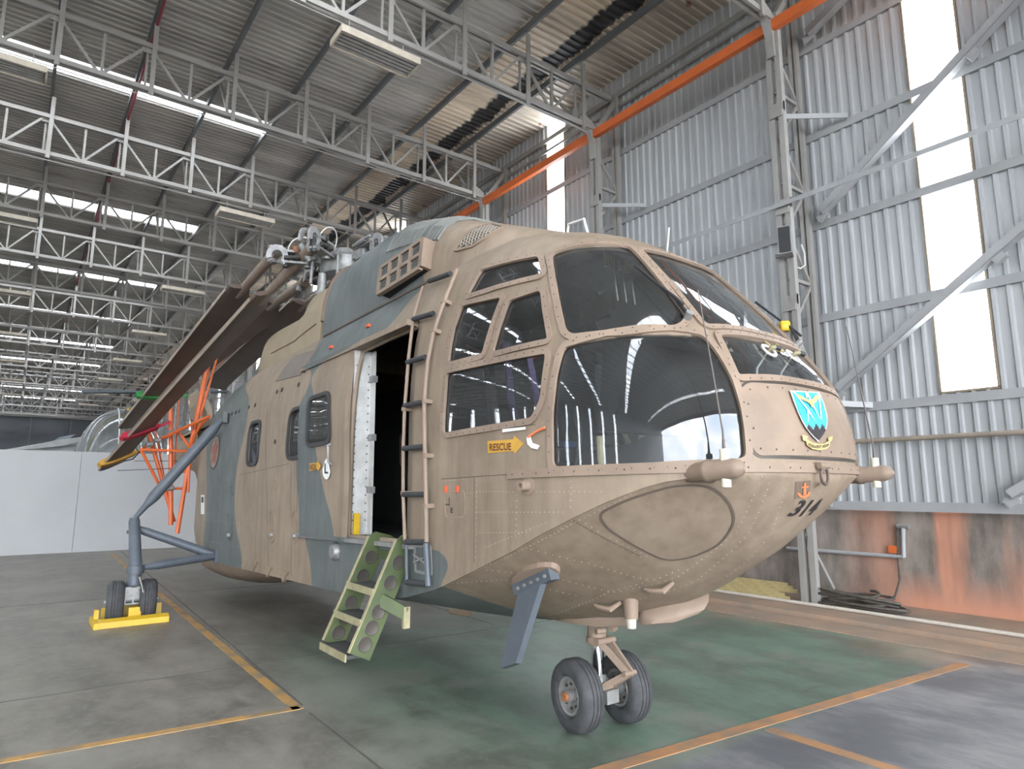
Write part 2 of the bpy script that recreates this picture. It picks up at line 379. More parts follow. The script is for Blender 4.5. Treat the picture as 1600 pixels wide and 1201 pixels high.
SKY_S = sheet_pane('translucent skylight', .6)
r_sky = roof_sheet(-27.9, XS, SKY_S, 'skylight_sheet')
for i in range(ns):
    y = Y0 + i * PIT
    put('roof_sheet', r_right, ceil, (0, y, 0))
    if (i - 45) % 12 == 0:
        put('roof_sheet', r_far, ceil, (0, y, 0)); put('skylight_sheet', r_sky, ceil, (0, y, 0))
    else: put('roof_sheet', r_left, ceil, (0, y, 0))
NX = [9.0 - 1.53 * i for i in range(26)]
PUR = mat('dark purlin steel', (.15, .155, .16), .6, .1, .15, 1.5, coord='World')
for x in NX:
    MB().channel((x, YF, -.13), (x, YEND, -.13), .06, .15).build('purlin', PUR, ceil)

# other walls (they close the hangar)
wl_ = MB(); wl_.box((XL - .1, 36.2, 1.4), (.2, 103.5, 3.2)); wl_.box((XL - .1, 36.2, 10.85), (.2, 103.5, .6))
LY = [3.8 + 4.25 * i for i in range(20)]
for a, b_ in zip([YF] + [y + .71 for y in LY], LY + [YEND]): wl_.box((XL - .1, (a + b_) / 2, 6.8), (.2, b_ - a, 7.6))
wall_left = tag(wl_.build('wall_left', CLAD), 'far side hangar wall of grey sheeting with daylight strips', 'wall', kind='structure')
for y in LY: MB().box((XL - .1, y + .355, 6.8), (.006, .70, 7.5)).build('daylight_pane', PANE, wall_left)
wf_ = MB()
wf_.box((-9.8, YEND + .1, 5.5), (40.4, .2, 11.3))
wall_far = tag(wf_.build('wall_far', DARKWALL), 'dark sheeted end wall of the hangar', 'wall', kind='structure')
for x in [-28 + 3.6 * i for i in range(11)]:
    MB().box((x, YEND - .06, 5.2), (.14, .12, 10.4)).build('door_post', PUR, wall_far)
    MB().bar((x + .2, YEND - .05, .4), (x + 3.4, YEND - .05, 8.6), .12, .06).build('door_brace', PUR, wall_far)
MB().box((-9.8, YEND - .1, 9.6), (40, .2, .5)).build('door_rail', STEEL, wall_far)
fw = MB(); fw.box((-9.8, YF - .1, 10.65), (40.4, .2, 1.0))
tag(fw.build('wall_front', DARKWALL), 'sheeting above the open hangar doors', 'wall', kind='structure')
# apron outside the open doors
tag(MB().box((-10, -66.5, -.3), (160, 102, .2)).build('ground', mat('apron concrete', (.36, .35, .33), .85, 0, .1, .3, coord='World')), 'concrete apron outside the open hangar doors', 'ground', kind='structure')

# ------------------------------------------------------------------ steel columns along the right wall
CY = [5.3 + 4.25 * i for i in range(-4, 20)]
def column(y, near, label, group=None):
    c = tag(empty('steel_column', (XW, y, .035)), label, 'column', group)
    xi, xo = -.82, -.17
    def b(p, q, w, h, name, m=STEEL, up=(0, 1, 0), mb=None):
        t = mb or MB(); t.bar(p, q, w, h, up)
        if mb is None: t.build(name, m, c)
    join = None if near else MB()
    for x, ww in ((xi, .25), (xo, .15)):
        mb = MB() if near else join
        for s in (-1, 1): mb.bar((x, s * ww * .32, 0 if x == xi else 1.38), (x, s * ww * .32, 9.55 if x == xi else 10.5), .10, ww * .36, (0, 1, 0))
        if near: mb.build('column_leg', STEEL, c)
    zz = [.15 + .80 * i for i in range(12)]
    for i in range(11):
        z0, z1 = zz[i], zz[i + 1]
        b((xi, 0, z0 if i % 2 else z1), (xo, 0, z1 if i % 2 else z0), .05, .05, 'lacing_bar', mb=join)
        if i % 2: b((xi, 0, z1), (xo, 0, z1), .055, .05, 'lacing_bar', mb=join)
    # curved haunch up to the truss
    h = MB() if near else join
    pts = [V((xi, 0, 8.75)), V((xi - .02, 0, 9.15)), V((xi - .12, 0, 9.45)), V((xi - .45, 0, 9.62))]
    for a, q in zip(pts, pts[1:]): h.bar(a, q, .2, .14, (0, 1, 0))
    h.bar((xi, 0, 9.4), (xo - .02, 0, 10.4), .06, .06, (0, 1, 0))
    if near: h.build('haunch', STEEL, c)
    # splice plates with bolts, cap plate
    p = MB() if near else join
    for z in (1.45, 4.45, 6.05, 7.72): p.box((xi - .01, 0, z), (.13, .23, .10)); p.box((xi - .01, -.0, z + .13), (.05, .25, .16))
    if near: p.build('splice_plate', STEEL, c)
    for z in (2.9, 7.62):
        f = MB(); f.bar((xi, -.02, z + .08), (-.10, -.78, z), .022, .085)
        if near: f.build('fly_brace', STEEL2, c)
        else: join.bar((xi, -.02, z + .08), (-.10, -.78, z), .022, .085)
    if near:
        MB().box((xi + .3, 0, .01), (.95, .34, .02)).build('base_plate', STEEL, c)
    else: join.build('lattice', STEEL, c)
    return c
for y in CY:
    if y < 1: column(y, False, 'grey lattice steel column of the sheeted wall', 'plain lattice columns of the sheeted wall')
    elif abs(y - 5.3) < .1: column(y, True, 'grey lattice steel column carrying the black loudspeaker')
    elif abs(y - 9.55) < .1: column(y, True, 'grey lattice steel column between the daylight strip and the loudspeaker column')
    else: column(y, y < 19, 'grey lattice steel column of the sheeted wall', 'plain lattice columns of the sheeted wall')

# diagonal wall bracing, walkway bar, pole
def brace(p, q, name, label):
    d = (V(q) - V(p)).normalized(); r = tag(empty(name, p), label, 'brace')
    z = V((0, 0, 0)); e = V(q) - V(p)
    MB().channel(z + d * .12, e, .12, .15, .012, (1, 0, 0)).build('channel', STEEL2, r)
    MB().box(d * .08, (.03, .16, .14), d.to_track_quat('Y', 'Z').to_matrix()).build('gusset', STEEL2, r)
    MB().box(e * .57, (.11, .15, .18), d.to_track_quat('Y', 'Z').to_matrix()).build('brace_clip', STEEL2, r)
    return r
brace((10.08, 5.06, 6.02), (10.08, 1.0, 8.95), 'wall_brace', 'upper diagonal steel brace running up across the tall window strip')
brace((10.08, 5.02, 3.1), (10.08, 1.0, 5.95), 'wall_brace', 'lower diagonal steel brace across the foot of the window strip')
brace((10.08, 5.08, 9.25), (10.08, 1.0, 12.0 - .9), 'wall_brace', 'topmost diagonal steel brace rising to the roof by the loudspeaker column')
brace((10.06, 2.95, 1.5), (10.06, 1.0, 2.85), 'wall_brace', 'lowest diagonal steel brace rising from the plinth beam')
tag(MB().bar((9.36, 30, 6.18), (9.36, 1.0, 6.18), .012, .075).build('tie_bar', STEEL2), 'thin flat steel tie bar strung between the wall columns', 'tie bar')
tag(MB().tube((10.12, 9.3, 2.40), (10.12, 0, 2.40), .035, n=10).build('wall_pole', mat('brown pipe', (.30, .25, .20), .6, 0, .2, 3)), 'brown pipe fixed along the sheeted wall above the plinth', 'pipe')
# orange crane rail
cr_ = tag(empty('crane_rail', (9.40, 5.3, 9.33)), 'long orange overhead rail along the sheeted wall', 'rail')
MB().bar((0, -9, 0), (0, 60, 0), .11, .17).build('beam', ORANGE, cr_)
MB().bar((0, -9, .10), (0, 60, .10), .05, .035).build('rail_head', ORANGE, cr_)

# ------------------------------------------------------------------ roof trusses
ZB, ZT = 9.48, 10.40
def truss(y, near):
    t = tag(empty('roof_truss', (0, y, ZB)), 'grey steel lattice truss spanning the hangar under the roof', 'truss', 'lattice trusses under the roof')
    h = ZT - ZB
    for z, nm in ((0, 'bottom_chord'), (h, 'top_chord')):
        c = MB()
        for s in (-1, 1): c.bar((XL, s * .055, z), (9.45 if z == 0 else 9.95, s * .055, z), .05, .095, (0, 0, 1))
        if z: c.bar((9.5, 0, 0), (10.1, 0, h - .05), .1, .1)
        c.build(nm, STEEL, t)
    far = MB()
    post = MB(); post.box((.07, -.10, (h + .45) / 2 - .05), (.085, .03, h + .62)).box((.07, -.07, (h + .45) / 2 - .05), (.03, .06, h + .60))
    post2 = MB(); post2.bar((-.03, .06, -.03), (-.03, .06, h), .04, .04)
    midv = MB().bar((0, 0, .02), (0, 0, h - .02), .055, .05)
    dl = MB().bar((-.70, 0, h - .04), (-.03, 0, .05), .05, .05); dr = MB().bar((.05, 0, .05), (.72, 0, h - .04), .05, .05)
    kn = MB().bar((0, 0, 0), (0, 1.15, h + .52), .05, .05); gp = MB().box((0, 0, h - .06), (.24, .02, .16))
    ms = [(m.mesh(n, STEEL), n) for m, n in ((post, 'post'), (post2, 'inner_post'), (midv, 'web_vertical'), (dl, 'web_diagonal'), (dr, 'web_diagonal'), (kn, 'knee_brace'), (gp, 'gusset'))] if near else None
    for x in NX:
        det = near and x > -7.5
        items = [(post, x, 0), (post2, x, 1), (midv, x - .765, 2), (dl, x - .80, 3), (dr, x - .80, 4), (gp, x, 6)]
        for mb, xx, i in items:
            if det: put(ms[i][1], ms[i][0], t, (xx, 0, 0))
            else: far.add([(a + xx, b, c) for a, b, c in mb.v], mb.f)
        if round((9 - x) / 1.53) % 2 == 0:
            if det: put('knee_brace', ms[5][0], t, (x, 0, 0))
            else: far.add([(a + x, b, c) for a, b, c in kn.v], kn.f)
    if far.f: tag(far.build('lattice_web', STEEL, t), kind='stuff')
    return t
for y in CY: truss(y, 9 < y < 32)

# service wires under the trusses
for y in (9.42, 13.66, 17.9):
    tag(MB().tube((-14, y, 9.26), (9.2, y, 9.26), .012, n=6).build('conduit', STEEL), 'thin conduit strung under a roof truss bottom chord', 'conduit', 'conduits under the trusses')

# ------------------------------------------------------------------ hanging light fittings
CREAM = mat('yellowed light housing', (.55, .49, .40), .5, 0, .15, 6)
LOUV = mat('dusty reflector', (.42, .42, .40), .4, .2, .15, 6)
def light_fitting():
    r = tag(empty('light_fitting'), 'unlit fluorescent light fitting with cream sides hung under the trusses', 'light fitting', 'unlit light fittings hung under the trusses')
    h = MB()
    for s in (-1, 1): h.box((0, s * .24, .06), (1.42, .03, .12)); h.box((s * .71, 0, .06), (.03, .50, .12))
    h.box((0, 0, .115), (1.42, .5, .012)); h.build('housing', CREAM, r)
    for i in range(5):
        y = -.18 + .09 * i
        q = MB(); q.prism([(-.68, y - .03, .02), (-.68, y + .03, .02), (-.68, y, .10)], (1.36, 0, 0)); q.build('reflector', LOUV, r)
        if i < 4: MB().tube((-.68, y + .045, .05), (.68, y + .045, .05), .013, n=8).build('tube', WHITE, r)
    m = MB()
    for s in (-.5, .5): m.tube((s, 0, .12), (s, 0, .45), .01, n=6)
    m.build('hanger', STEEL, r)
    return r
lf = light_fitting(); first = True
spots = [(4.25, 9.5), (4.4, 18.05), (4.4, 26.55), (4.5, 35.05), (4.6, 43.5), (4.6, 52), (4.6, 60.6), (4.6, 69), (-.95, 13.7), (-.9, 22.0), (-.9, 30.7), (-.9, 39.2), (-.9, 47.7), (-.9, 56), (-.9, 65), (-6.6, 39), (-6.6, 48), (-6.6, 57), (-6.6, 66)]
for x, y in spots:
    if first: lf.location = (x, y, 9.0); first = False
    else: copy_tree(lf, None, (x, y, 9.0))

# ------------------------------------------------------------------ the helicopter
# modelled in (x across, station s towards the tail, z up); the root stands at the nose wheels
HM = Matrix.Translation((3.55, 3.63, 0)) @ Matrix.Rotation(.008, 4, 'Z') @ Matrix.Rotation(-.018, 4, 'X')
HELI = empty('helicopter', HM.to_translation()); HELI.rotation_euler = HM.to_euler()
tag(HELI, 'large tan and grey camouflaged military helicopter with glazed nose and folded rotor', 'helicopter')
HW = HM @ Matrix.Translation(HOFF); HI = HW.inverted()
LO = HI @ EYE
def lray(u, v): return (HI.to_3x3() @ ray(u, v)).normalized()
def lx(u, v, x): d = lray(u, v); return LO + d * ((x - LO.x) / d.x)
def ls(u, v, s): d = lray(u, v); return LO + d * ((s - LO.y) / d.y)
def lz(u, v, z): d = lray(u, v); return LO + d * ((z - LO.z) / d.z)
def toL(p): return HI @ V(p)

def interp(tab, s):
    if s <= tab[0][0]: return tab[0][1]
    for (a, x), (b, y) in zip(tab, tab[1:]):
        if s <= b: return x + (y - x) * (s - a) / (b - a)
    return tab[-1][1]
S0, NB_, NN = 1.84, 1.5, 2.8
ZT_ = [(1.84, 2.03), (1.87, 2.13), (1.92, 2.25), (2.0, 2.42), (2.17, 2.63), (2.45, 2.97), (2.75, 3.30), (3.0, 3.47), (3.25, 3.57), (3.5, 3.65), (3.75, 3.70), (4.1, 3.72), (9.6, 3.70), (11, 3.58), (12.5, 3.44), (15, 3.3), (18.6, 3.2)]
ZC_ = [(1.84, 1.735), (2.04, 1.74), (2.24, 1.71), (2.48, 1.62), (2.78, 1.5), (2.96, 1.43), (3.22, 1.32), (3.62, 1.18), (4.08, 1.02), (4.55, .91), (5.65, .83), (6.68, .82), (10.2, .79), (11, .84), (12, 1.1), (13, 1.6), (15, 2.25), (18.6, 2.62)]
ZK_ = [(1.84, 1.70), (1.93, 1.56), (2.06, 1.42), (2.26, 1.26), (2.68, 1.01), (3.1, .85), (3.64, .71), (4.5, .64), (10.4, .60), (11, .66), (12, .95), (13, 1.45), (15, 2.12), (18.6, 2.5)]
W_ = [(3.34, 1.12), (10.8, 1.12), (11.6, 1.08), (12.3, .98), (13, .80), (14, .58), (15, .46), (18.6, .30)]
N_ = [(1.88, 2.6), (2.6, 2.75), (3.2, 3.0), (3.8, 3.3), (11, 3.3), (13, 2.4), (18, 2.0)]
def half(s):
    if s < S0 + NB_: return 1.12 * max(0, 1 - max(0, (S0 + NB_ - s) / NB_) ** NN) ** (1 / NN)
    return interp(W_, s)
BELT = 1.80
NU, NS_, NB = 16, 5, 8
def section(s):
    w = half(s); zt, zc, zk = interp(ZT_, s), interp(ZC_, s), interp(ZK_, s); n = interp(N_, s); zb = max(BELT, zc + .05); out = []
    m = 1.55 if s < 4 else 1.25
    # from keel, up the starboard (-x) side, over the top, down the port side
    left = []
    for i in range(NB): t = i / NB; left.append((-w * t, zk + (zc - zk) * t ** m))
    for i in range(NS_): t = i / NS_; left.append((-w, zc + (zb - zc) * t))
    for i in range(NU + 1):
        a = math.pi / 2 * i / NU; c, q = math.cos(a), math.sin(a)
        left.append((-w * c ** (2 / n) if c > 1e-6 else 0, zb + (zt - zb) * q ** (2 / n)))
    right = [(-x, z) for x, z in left[1:-1]][::-1]
    return [V((x, s, z)) for x, z in left + right]
ST = [S0 + 1.5 * (1 - math.cos(math.pi / 2 * i / 26)) for i in range(27)]
ST += [3.34 + .22 * i for i in range(1, 35)] + [11.0 + .3 * i for i in range(26)]
ST[0] = S0 + .0004
def skin_bm():
    b = bmesh.new(); rings = [[b.verts.new(p) for p in section(s)] for s in ST]; n = len(rings[0])
    for i in range(len(rings) - 1):
        for k in range(n):
            vs = (rings[i][k], rings[i][(k + 1) % n], rings[i + 1][(k + 1) % n], rings[i + 1][k])
            f = b.faces.new(vs); f.smooth = True
    b.faces.new(rings[0][::-1]); b.faces.new(rings[-1])
    for i in range(len(rings) - 1):
        for k in (NB, n - NB):
            e = b.edges.get((rings[i][k], rings[i + 1][k]))
            if e and ST[i] > 2.0: e.smooth = False
    bmesh.ops.recalc_face_normals(b, faces=b.faces); b.normal_update()
    return b
SKIN0 = skin_bm()                       # untouched skin: source of panels and target of surface details
BVH = BVHTree.FromBMesh(SKIN0)
def hit(u, v, bvh=None):
    p, n, i, d = (bvh or BVH).ray_cast(LO, lray(u, v)); return p, n
def near(p, bvh=None):
    q, n, i, d = (bvh or BVH).find_nearest(p); return q, n
def hits(px, bvh=None):
    out = []
    for u, v in px:
        p, n = hit(u, v, bvh)
        if p is None: print('MISS', u, v); continue
        out.append(p)
    return out
def mirror(pts): return [V((-p.x, p.y, p.z)) for p in pts][::-1]
def dense(pts, step=.05, closed=True, bvh=None):
    """resample an outline and drop it on the skin; returns [(point, normal)]"""
    out = []; m = len(pts); rng = range(m if closed else m - 1)
    for i in rng:
        a, c = pts[i], pts[(i + 1) % m]; k = max(1, int((c - a).length / step))
        for j in range(k): out.append(a.lerp(c, j / k))
    if not closed: out.append(pts[-1])
    return [near(p, bvh) for p in out]
def round_poly(pts, r, n=4):
    out = []; m = len(pts)
    for i in range(m):
        p, a, c = pts[i], pts[i - 1], pts[(i + 1) % m]
        da, dc = (a - p), (c - p); ra = min(r, da.length * .45, dc.length * .45)
        A, C_ = p + da.normalized() * ra, p + dc.normalized() * ra
        for j in range(n + 1):
            t = j / n; out.append(A * (1 - t) ** 2 + p * 2 * t * (1 - t) + C_ * t ** 2)
    return out
def poly_normal(pts):
    n = V((0, 0, 0)); c = sum(pts, V()) / len(pts)
    for i in range(len(pts)): n += (pts[i] - c).cross(pts[(i + 1) % len(pts)] - c)
    n.normalize(); q, nn = near(c)
    return n if n.dot(nn) > 0 else -n
def hull2d(pts, n):
    """convex hull of points seen along n, keeping 3D coordinates, counter-clockwise about n"""
    a = n.cross(V((0, 0, 1)) if abs(n.z) < .9 else V((1, 0, 0))).normalized(); b = n.cross(a)
    P = sorted([(p.dot(a), p.dot(b), i) for i, p in enumerate(pts)])
    def cross(o, p, q): return (p[0] - o[0]) * (q[1] - o[1]) - (p[1] - o[1]) * (q[0] - o[0])
    lo, up = [], []
    for p in P:
        while len(lo) > 1 and cross(lo[-2], lo[-1], p) <= 1e-9: lo.pop()
        lo.append(p)
    for p in reversed(P):
        while len(up) > 1 and cross(up[-2], up[-1], p) <= 1e-9: up.pop()
        up.append(p)
    return [pts[i] for _, _, i in lo[:-1] + up[:-1]]
def clip_patch(pts, nrm=None, src=None, grow=0):
    """the piece of skin inside a convex outline, as its own bmesh"""
    n = nrm or poly_normal(pts); h = hull2d(pts, n); c = sum(h, V()) / len(h); b = (src or SKIN0).copy(); rad = max((p - c).length for p in h) + .15
    bmesh.ops.delete(b, geom=[f for f in b.faces if f.normal.dot(n) < .05 or (f.calc_center_median() - c).length > rad + 1.0], context='FACES')
    for i in range(len(h)):
        p, q = h[i], h[(i + 1) % len(h)]; no = (q - p).cross(n).normalized()
        if no.dot(c - p) > 0: no = -no
        bmesh.ops.bisect_plane(b, geom=b.verts[:] + b.edges[:] + b.faces[:], dist=1e-6, plane_co=p + no * grow, plane_no=no, clear_outer=True)
    return b
def cut_hole(b, pts, nrm=None, grow=0):
    n = nrm or poly_normal(pts); h = hull2d(pts, n); c = sum(h, V()) / len(h); rad = max((p - c).length for p in h) + .05
    pl = []
    def cand(): return [f for f in b.faces if f.normal.dot(n) > .05 and min((v.co - c).length for v in f.verts) < rad + .1 and abs((f.calc_center_median() - c).dot(n)) < .9]
    for i in range(len(h)):
        p, q = h[i], h[(i + 1) % len(h)]; no = (q - p).cross(n).normalized()
        if no.dot(c - p) > 0: no = -no
        pl.append((p + no * grow, no)); fs = cand(); es = {e for f in fs for e in f.edges}; vs = {v for f in fs for v in f.verts}
        bmesh.ops.bisect_plane(b, geom=list(vs) + list(es) + fs, dist=1e-6, plane_co=p + no * grow, plane_no=no)
        b.normal_update()
    kill = [f for f in cand() if all((f.calc_center_median() - p).dot(no) < 0 for p, no in pl)]
    bmesh.ops.delete(b, geom=kill, context='FACES')
def bm_obj(name, b, mats, parent, off=0, thick=0, sharp=True):
    """bmesh -> object, optionally pushed out along its normals and given thickness"""
    b.normal_update()
    if off:
        for v in b.verts: v.co += v.normal * off
    if thick:
        bmesh.ops.solidify(b, geom=b.faces[:], thickness=thick)
    for f in b.faces: f.smooth = True
    me = bpy.data.meshes.new(name); b.to_mesh(me); b.free()
    if sharp: me.set_sharp_from_angle(angle=math.radians(38))
    for m in (mats if isinstance(mats, (list, tuple)) else [mats]): me.materials.append(m)
    return put(name, me, parent)
def ring(mb, dl, w, h, inner=0, closed=True, both=False):
    """raised strip that follows an outline [(p, n)] on the skin; the strip lies outside the outline"""
    m = len(dl); c = sum((p for p, n in dl), V()) / m; rows = []
    for i in range(m):
        p, n = dl[i]
        a = dl[(i - 1) % m][0] if closed or i else p; q = dl[(i + 1) % m][0] if closed or i < m - 1 else p
        t = (q - a).normalized(); o = t.cross(n).normalized()
        if closed and o.dot(p - c) < 0: o = -o
        i0, i1 = (-w / 2, w / 2) if both else (-inner, w)
        rows.append([p + o * i0 - n * .004, p + o * i0 + n * h, p + o * i1 + n * h, p + o * i1 - n * .004])
    if closed: rows.append(rows[0])
    mb.loft(rows, True, not closed)
    return mb
def dots(mb, dl, off, every, r=.006, h=.014, dark=True):
    m = len(dl); c = sum((p for p, n in dl), V()) / m; acc = 0
    for i in range(m):
        p, n = dl[i]; a, q = dl[(i - 1) % m][0], dl[(i + 1) % m][0]; t = (q - a).normalized(); o = t.cross(n).normalized()
        if o.dot(p - c) < 0: o = -o
        acc += (q - p).length
        if acc < every: continue
        acc = 0; e = p + o * off + n * h; x = t * r; y = o * r
        mb.add([e + x, e + (x + y * 1.7) * .5, e + (-x + y * 1.7) * .5, e - x, e + (-x - y * 1.7) * .5, e + (x - y * 1.7) * .5, e + n * .004], [(0, 1, 6), (1, 2, 6), (2, 3, 6), (3, 4, 6), (4, 5, 6), (5, 0, 6)])

# paint: tan with grey-green bands; every band edge is a wavy line across the hull
def camo_material():
    m = bpy.data.materials.new('camouflage paint'); m.use_nodes = True; t = m.node_tree; b = t.nodes['Principled BSDF']; L = t.links.new
    tcn = NODE(t, 'ShaderNodeTexCoord'); sp = NODE(t, 'ShaderNodeSeparateXYZ'); L(tcn.outputs['Object'], sp.inputs[0])
    def mth(op, *a):
        n = NODE(t, 'ShaderNodeMath', operation=op)
        for i, q in enumerate(a):
            if isinstance(q, (int, float)): n.inputs[i].default_value = q
            else: L(q, n.inputs[i])
        return n.outputs[0]
    s, z = sp.outputs[1], sp.outputs[2]
    def curve(tab):
        """edge station as a function of height"""
        r = NODE(t, 'ShaderNodeFloatCurve'); c = r.mapping.curves[0]
        while len(c.points) > 2: c.points.remove(c.points[-1])
        zs = [(zz / 5.0, ss / 20.0) for zz, ss in tab]
        c.points[0].location = zs[0]; c.points[1].location = zs[-1]
        for q in zs[1:-1]: c.points.new(*q)
        r.mapping.update(); L(mth('DIVIDE', z, 5.0), r.inputs['Value'])
        return mth('MULTIPLY', r.outputs[0], 20.0)
    def band(t0, t1):
        a = mth('GREATER_THAN', s, curve(t0)); c = mth('LESS_THAN', s, curve(t1)); return mth('MULTIPLY', a, c)
    CAMO = CAMO_TAB
    tot = None
    for t0, t1 in CAMO:
        q = band(t0, t1); tot = q if tot is None else mth('MAXIMUM', tot, q)
    n = NODE(t, 'ShaderNodeTexNoise', Scale=2.2, Detail=8., Roughness=.65); L(tcn.outputs['Object'], n.inputs[0])
    mpn = NODE(t, 'ShaderNodeMapping'); mpn.inputs['Scale'].default_value = (6, 6, .8); L(tcn.outputs['Object'], mpn.inputs[0])
    n2 = NODE(t, 'ShaderNodeTexNoise', Scale=2., Detail=5.); L(mpn.outputs[0], n2.inputs[0])
    def rp(f, c0, c1, lo, hi):
        r = NODE(t, 'ShaderNodeValToRGB'); e = r.color_ramp.elements; e[0].position = lo; e[0].color = (*c0, 1); e[1].position = hi; e[1].color = (*c1, 1); L(f, r.inputs[0]); return r.outputs[0]
    tan = rp(n.outputs[0], (.20, .154, .114), (.28, .22, .165), .3, .7); gry = rp(n.outputs[0], (.082, .096, .096), (.135, .15, .147), .3, .7)
    mx = NODE(t, 'ShaderNodeMix', data_type='RGBA'); L(tot, mx.inputs[0]); L(tan, mx.inputs[6]); L(gry, mx.inputs[7])
    st = rp(n2.outputs[0], (.82, .80, .78), (1.06, 1.06, 1.05), .25, .6)
    m2 = NODE(t, 'ShaderNodeMix', data_type='RGBA', blend_type='MULTIPLY'); m2.inputs[0].default_value = 1; L(mx.outputs[2], m2.inputs[6]); L(st, m2.inputs[7])
    L(m2.outputs[2], b.inputs['Base Color']); b.inputs['Roughness'].default_value = .55; b.inputs['Specular IOR Level'].default_value = .35
    # sheet metal ripple and rivet rows
    br = NODE(t, 'ShaderNodeTexNoise', Scale=5., Detail=2.); L(tcn.outputs['Object'], br.inputs[0])
    bp = NODE(t, 'ShaderNodeBump', Strength=.10, Distance=.03); L(br.outputs[0], bp.inputs['Height']); L(bp.outputs[0], b.inputs['Normal'])
    return m
# (height, station) tables: front edge and rear edge of each grey band
CAMO_TAB = [
    ([(0, 3.98), (1.0, 4.02), (1.28, 4.1), (1.36, 9.5), (1.5, 9.6), (5, 9.6)], [(0, 6.35), (.9, 6.15), (1.28, 6.05), (1.36, 6.1), (1.5, 6.1), (5, 6.1)]),
    ([(0, 5.8), (1.30, 5.75), (1.8, 6.08), (2.2, 6.32), (2.6, 6.42), (3.02, 6.42), (3.06, 5.5), (3.4, 4.9), (3.7, 4.95), (4.0, 5.0), (5, 5.2)], [(0, 6.35), (.9, 6.45), (1.4, 6.75), (1.9, 7.0), (2.5, 6.95), (3.0, 6.72), (3.06, 6.95), (3.4, 7.2), (3.6, 7.34), (5, 7.34)]),
    ([(0, 8.75), (.9, 8.85), (1.4, 9.25), (2.0, 9.35), (2.6, 9.1), (3.0, 9.25), (3.4, 10.0), (3.8, 9.9), (4.3, 9.6), (5, 9.6)], [(0, 10.5), (.9, 10.9), (1.5, 10.9), (2.2, 11.15), (2.8, 11.6), (3.3, 12.0), (3.7, 10.9), (5, 10.6)]),
]
CAMO = camo_material()
TAN = mat('tan paint', (.255, .19, .144), .55, 0, .15, 3, spec=.35)
LINER = mat('shaded cabin lining', (.06, .062, .06), .8, 0, .2, 4)  # lining darkened in its colour so the cabin looks unlit
GLASS = glass('cockpit glazing', (.78, .82, .82), 1.35, .015, .04)
GLASS2 = glass('cabin window glazing', (.30, .34, .35), 1.2, .02, .05)
BLUEGR = mat('slate blue paint', (.075, .088, .106), .5, 0, .15, 4)
BOLT = mat('dark bolt heads', (.06, .052, .045), .5, .2, .2, 5)
PINK = mat('pale rivet paint', (.40, .31, .24), .5, 0, .1, 8)

SKIN = SKIN0.copy()
FRAMES = []
def window(name, pts, m, w=.03, h=.012, r=.05, label=None, bolts=.06, gap=0, fname='window_frame', framem=None, ins=0):
    """cut the skin, keep the cut piece as the pane, add a raised bolted frame"""
    pts = round_poly(pts, r) if r else pts
    n = poly_normal(pts); h_ = hull2d(pts, n)
    pane = bm_obj(name, clip_patch(h_, n), m, HELI, -.012 - ins)
    cut_hole(SKIN, h_, n)
    dl = dense(h_, .04)
    fr = ring(MB(), dl, w, h, .008).build(fname, framem or TAN, HELI)
    if bolts:
        b = MB(); dots(b, dl, w * .55, bolts, .0055, h); tag(b.build('frame_bolts', BOLT, fr), kind='stuff')
    if label: pane['label'] = label
    return pane, fr, dl

# cockpit glazing, traced on the starboard side and mirrored to port
WS = hits([(862, 398), (880, 391), (964, 384), (982, 386), (998, 401), (1040, 451), (1072, 494), (1067, 505), (1055, 512), (980, 518), (895, 525), (883, 516), (876, 484), (866, 430)])
CHIN = hits([(885, 541), (982, 531), (1097, 523), (1120, 551), (1145, 596), (1159, 644), (1166, 718), (1015, 725), (864, 731), (863, 644), (870, 582), (879, 550)])
UPS = hits([(731, 463), (753, 422), (843, 401), (850, 430)])
SIDA = hits([(701, 568), (708, 520), (723, 478), (786, 464), (756, 554)])
SIDB = hits([(770, 552), (796, 470), (847, 453), (859, 531)])
SIDL = hits([(699, 582), (856, 551), (847, 625), (833, 654), (693, 678)])
for nm, P, lab in (('windscreen_pane', WS, None), ('chin_window_pane', CHIN, None), ('quarter_light_pane', UPS, None), ('side_window_pane', SIDA, None), ('sliding_window_pane', SIDB, None), ('lower_side_pane', SIDL, None)):
    for side in (0, 1):
        window(nm, mirror(P) if side else P, GLASS, .034 if nm != 'sliding_window_pane' else .03, .014, .05 if nm in ('windscreen_pane', 'chin_window_pane') else .035, lab, .075)
# centre panes
def centre(px, extra=()):
    L_ = hits(px); return L_ + mirror(L_)
CW = centre([(1000, 391), (1040, 432), (1075, 475), (1102, 510)])
CL = centre([(1122, 524), (1142, 566), (1152, 589)])
window('centre_windscreen_pane', CW, GLASS, .034, .014, .04, None, .075)
window('lower_centre_pane', CL, GLASS, .034, .014, .03, None, .075)

# cabin windows
BLKRUB = mat('black window rubber', (.03, .03, .032), .6, 0, .2, 6)
def side_rect(s0, s1, z0, z1, sgn=-1):
    return [near(V((sgn * 1.12, s, z)))[0] for s, z in ((s0, z0), (s1, z0), (s1, z1), (s0, z1))]
W3 = lx(389, 718, -1.12), lx(411, 660, -1.12)
for sgn in (-1, 1):
    for s0 in (6.87, 8.41, 9.9):
        if sgn < 0 and s0 > 9.5: continue
        window('cabin_window_pane', side_rect(s0, s0 + .44, 2.10, 2.62, sgn), GLASS2, .035, .02, .12, None, 0, 0, 'window_rubber', BLKRUB)

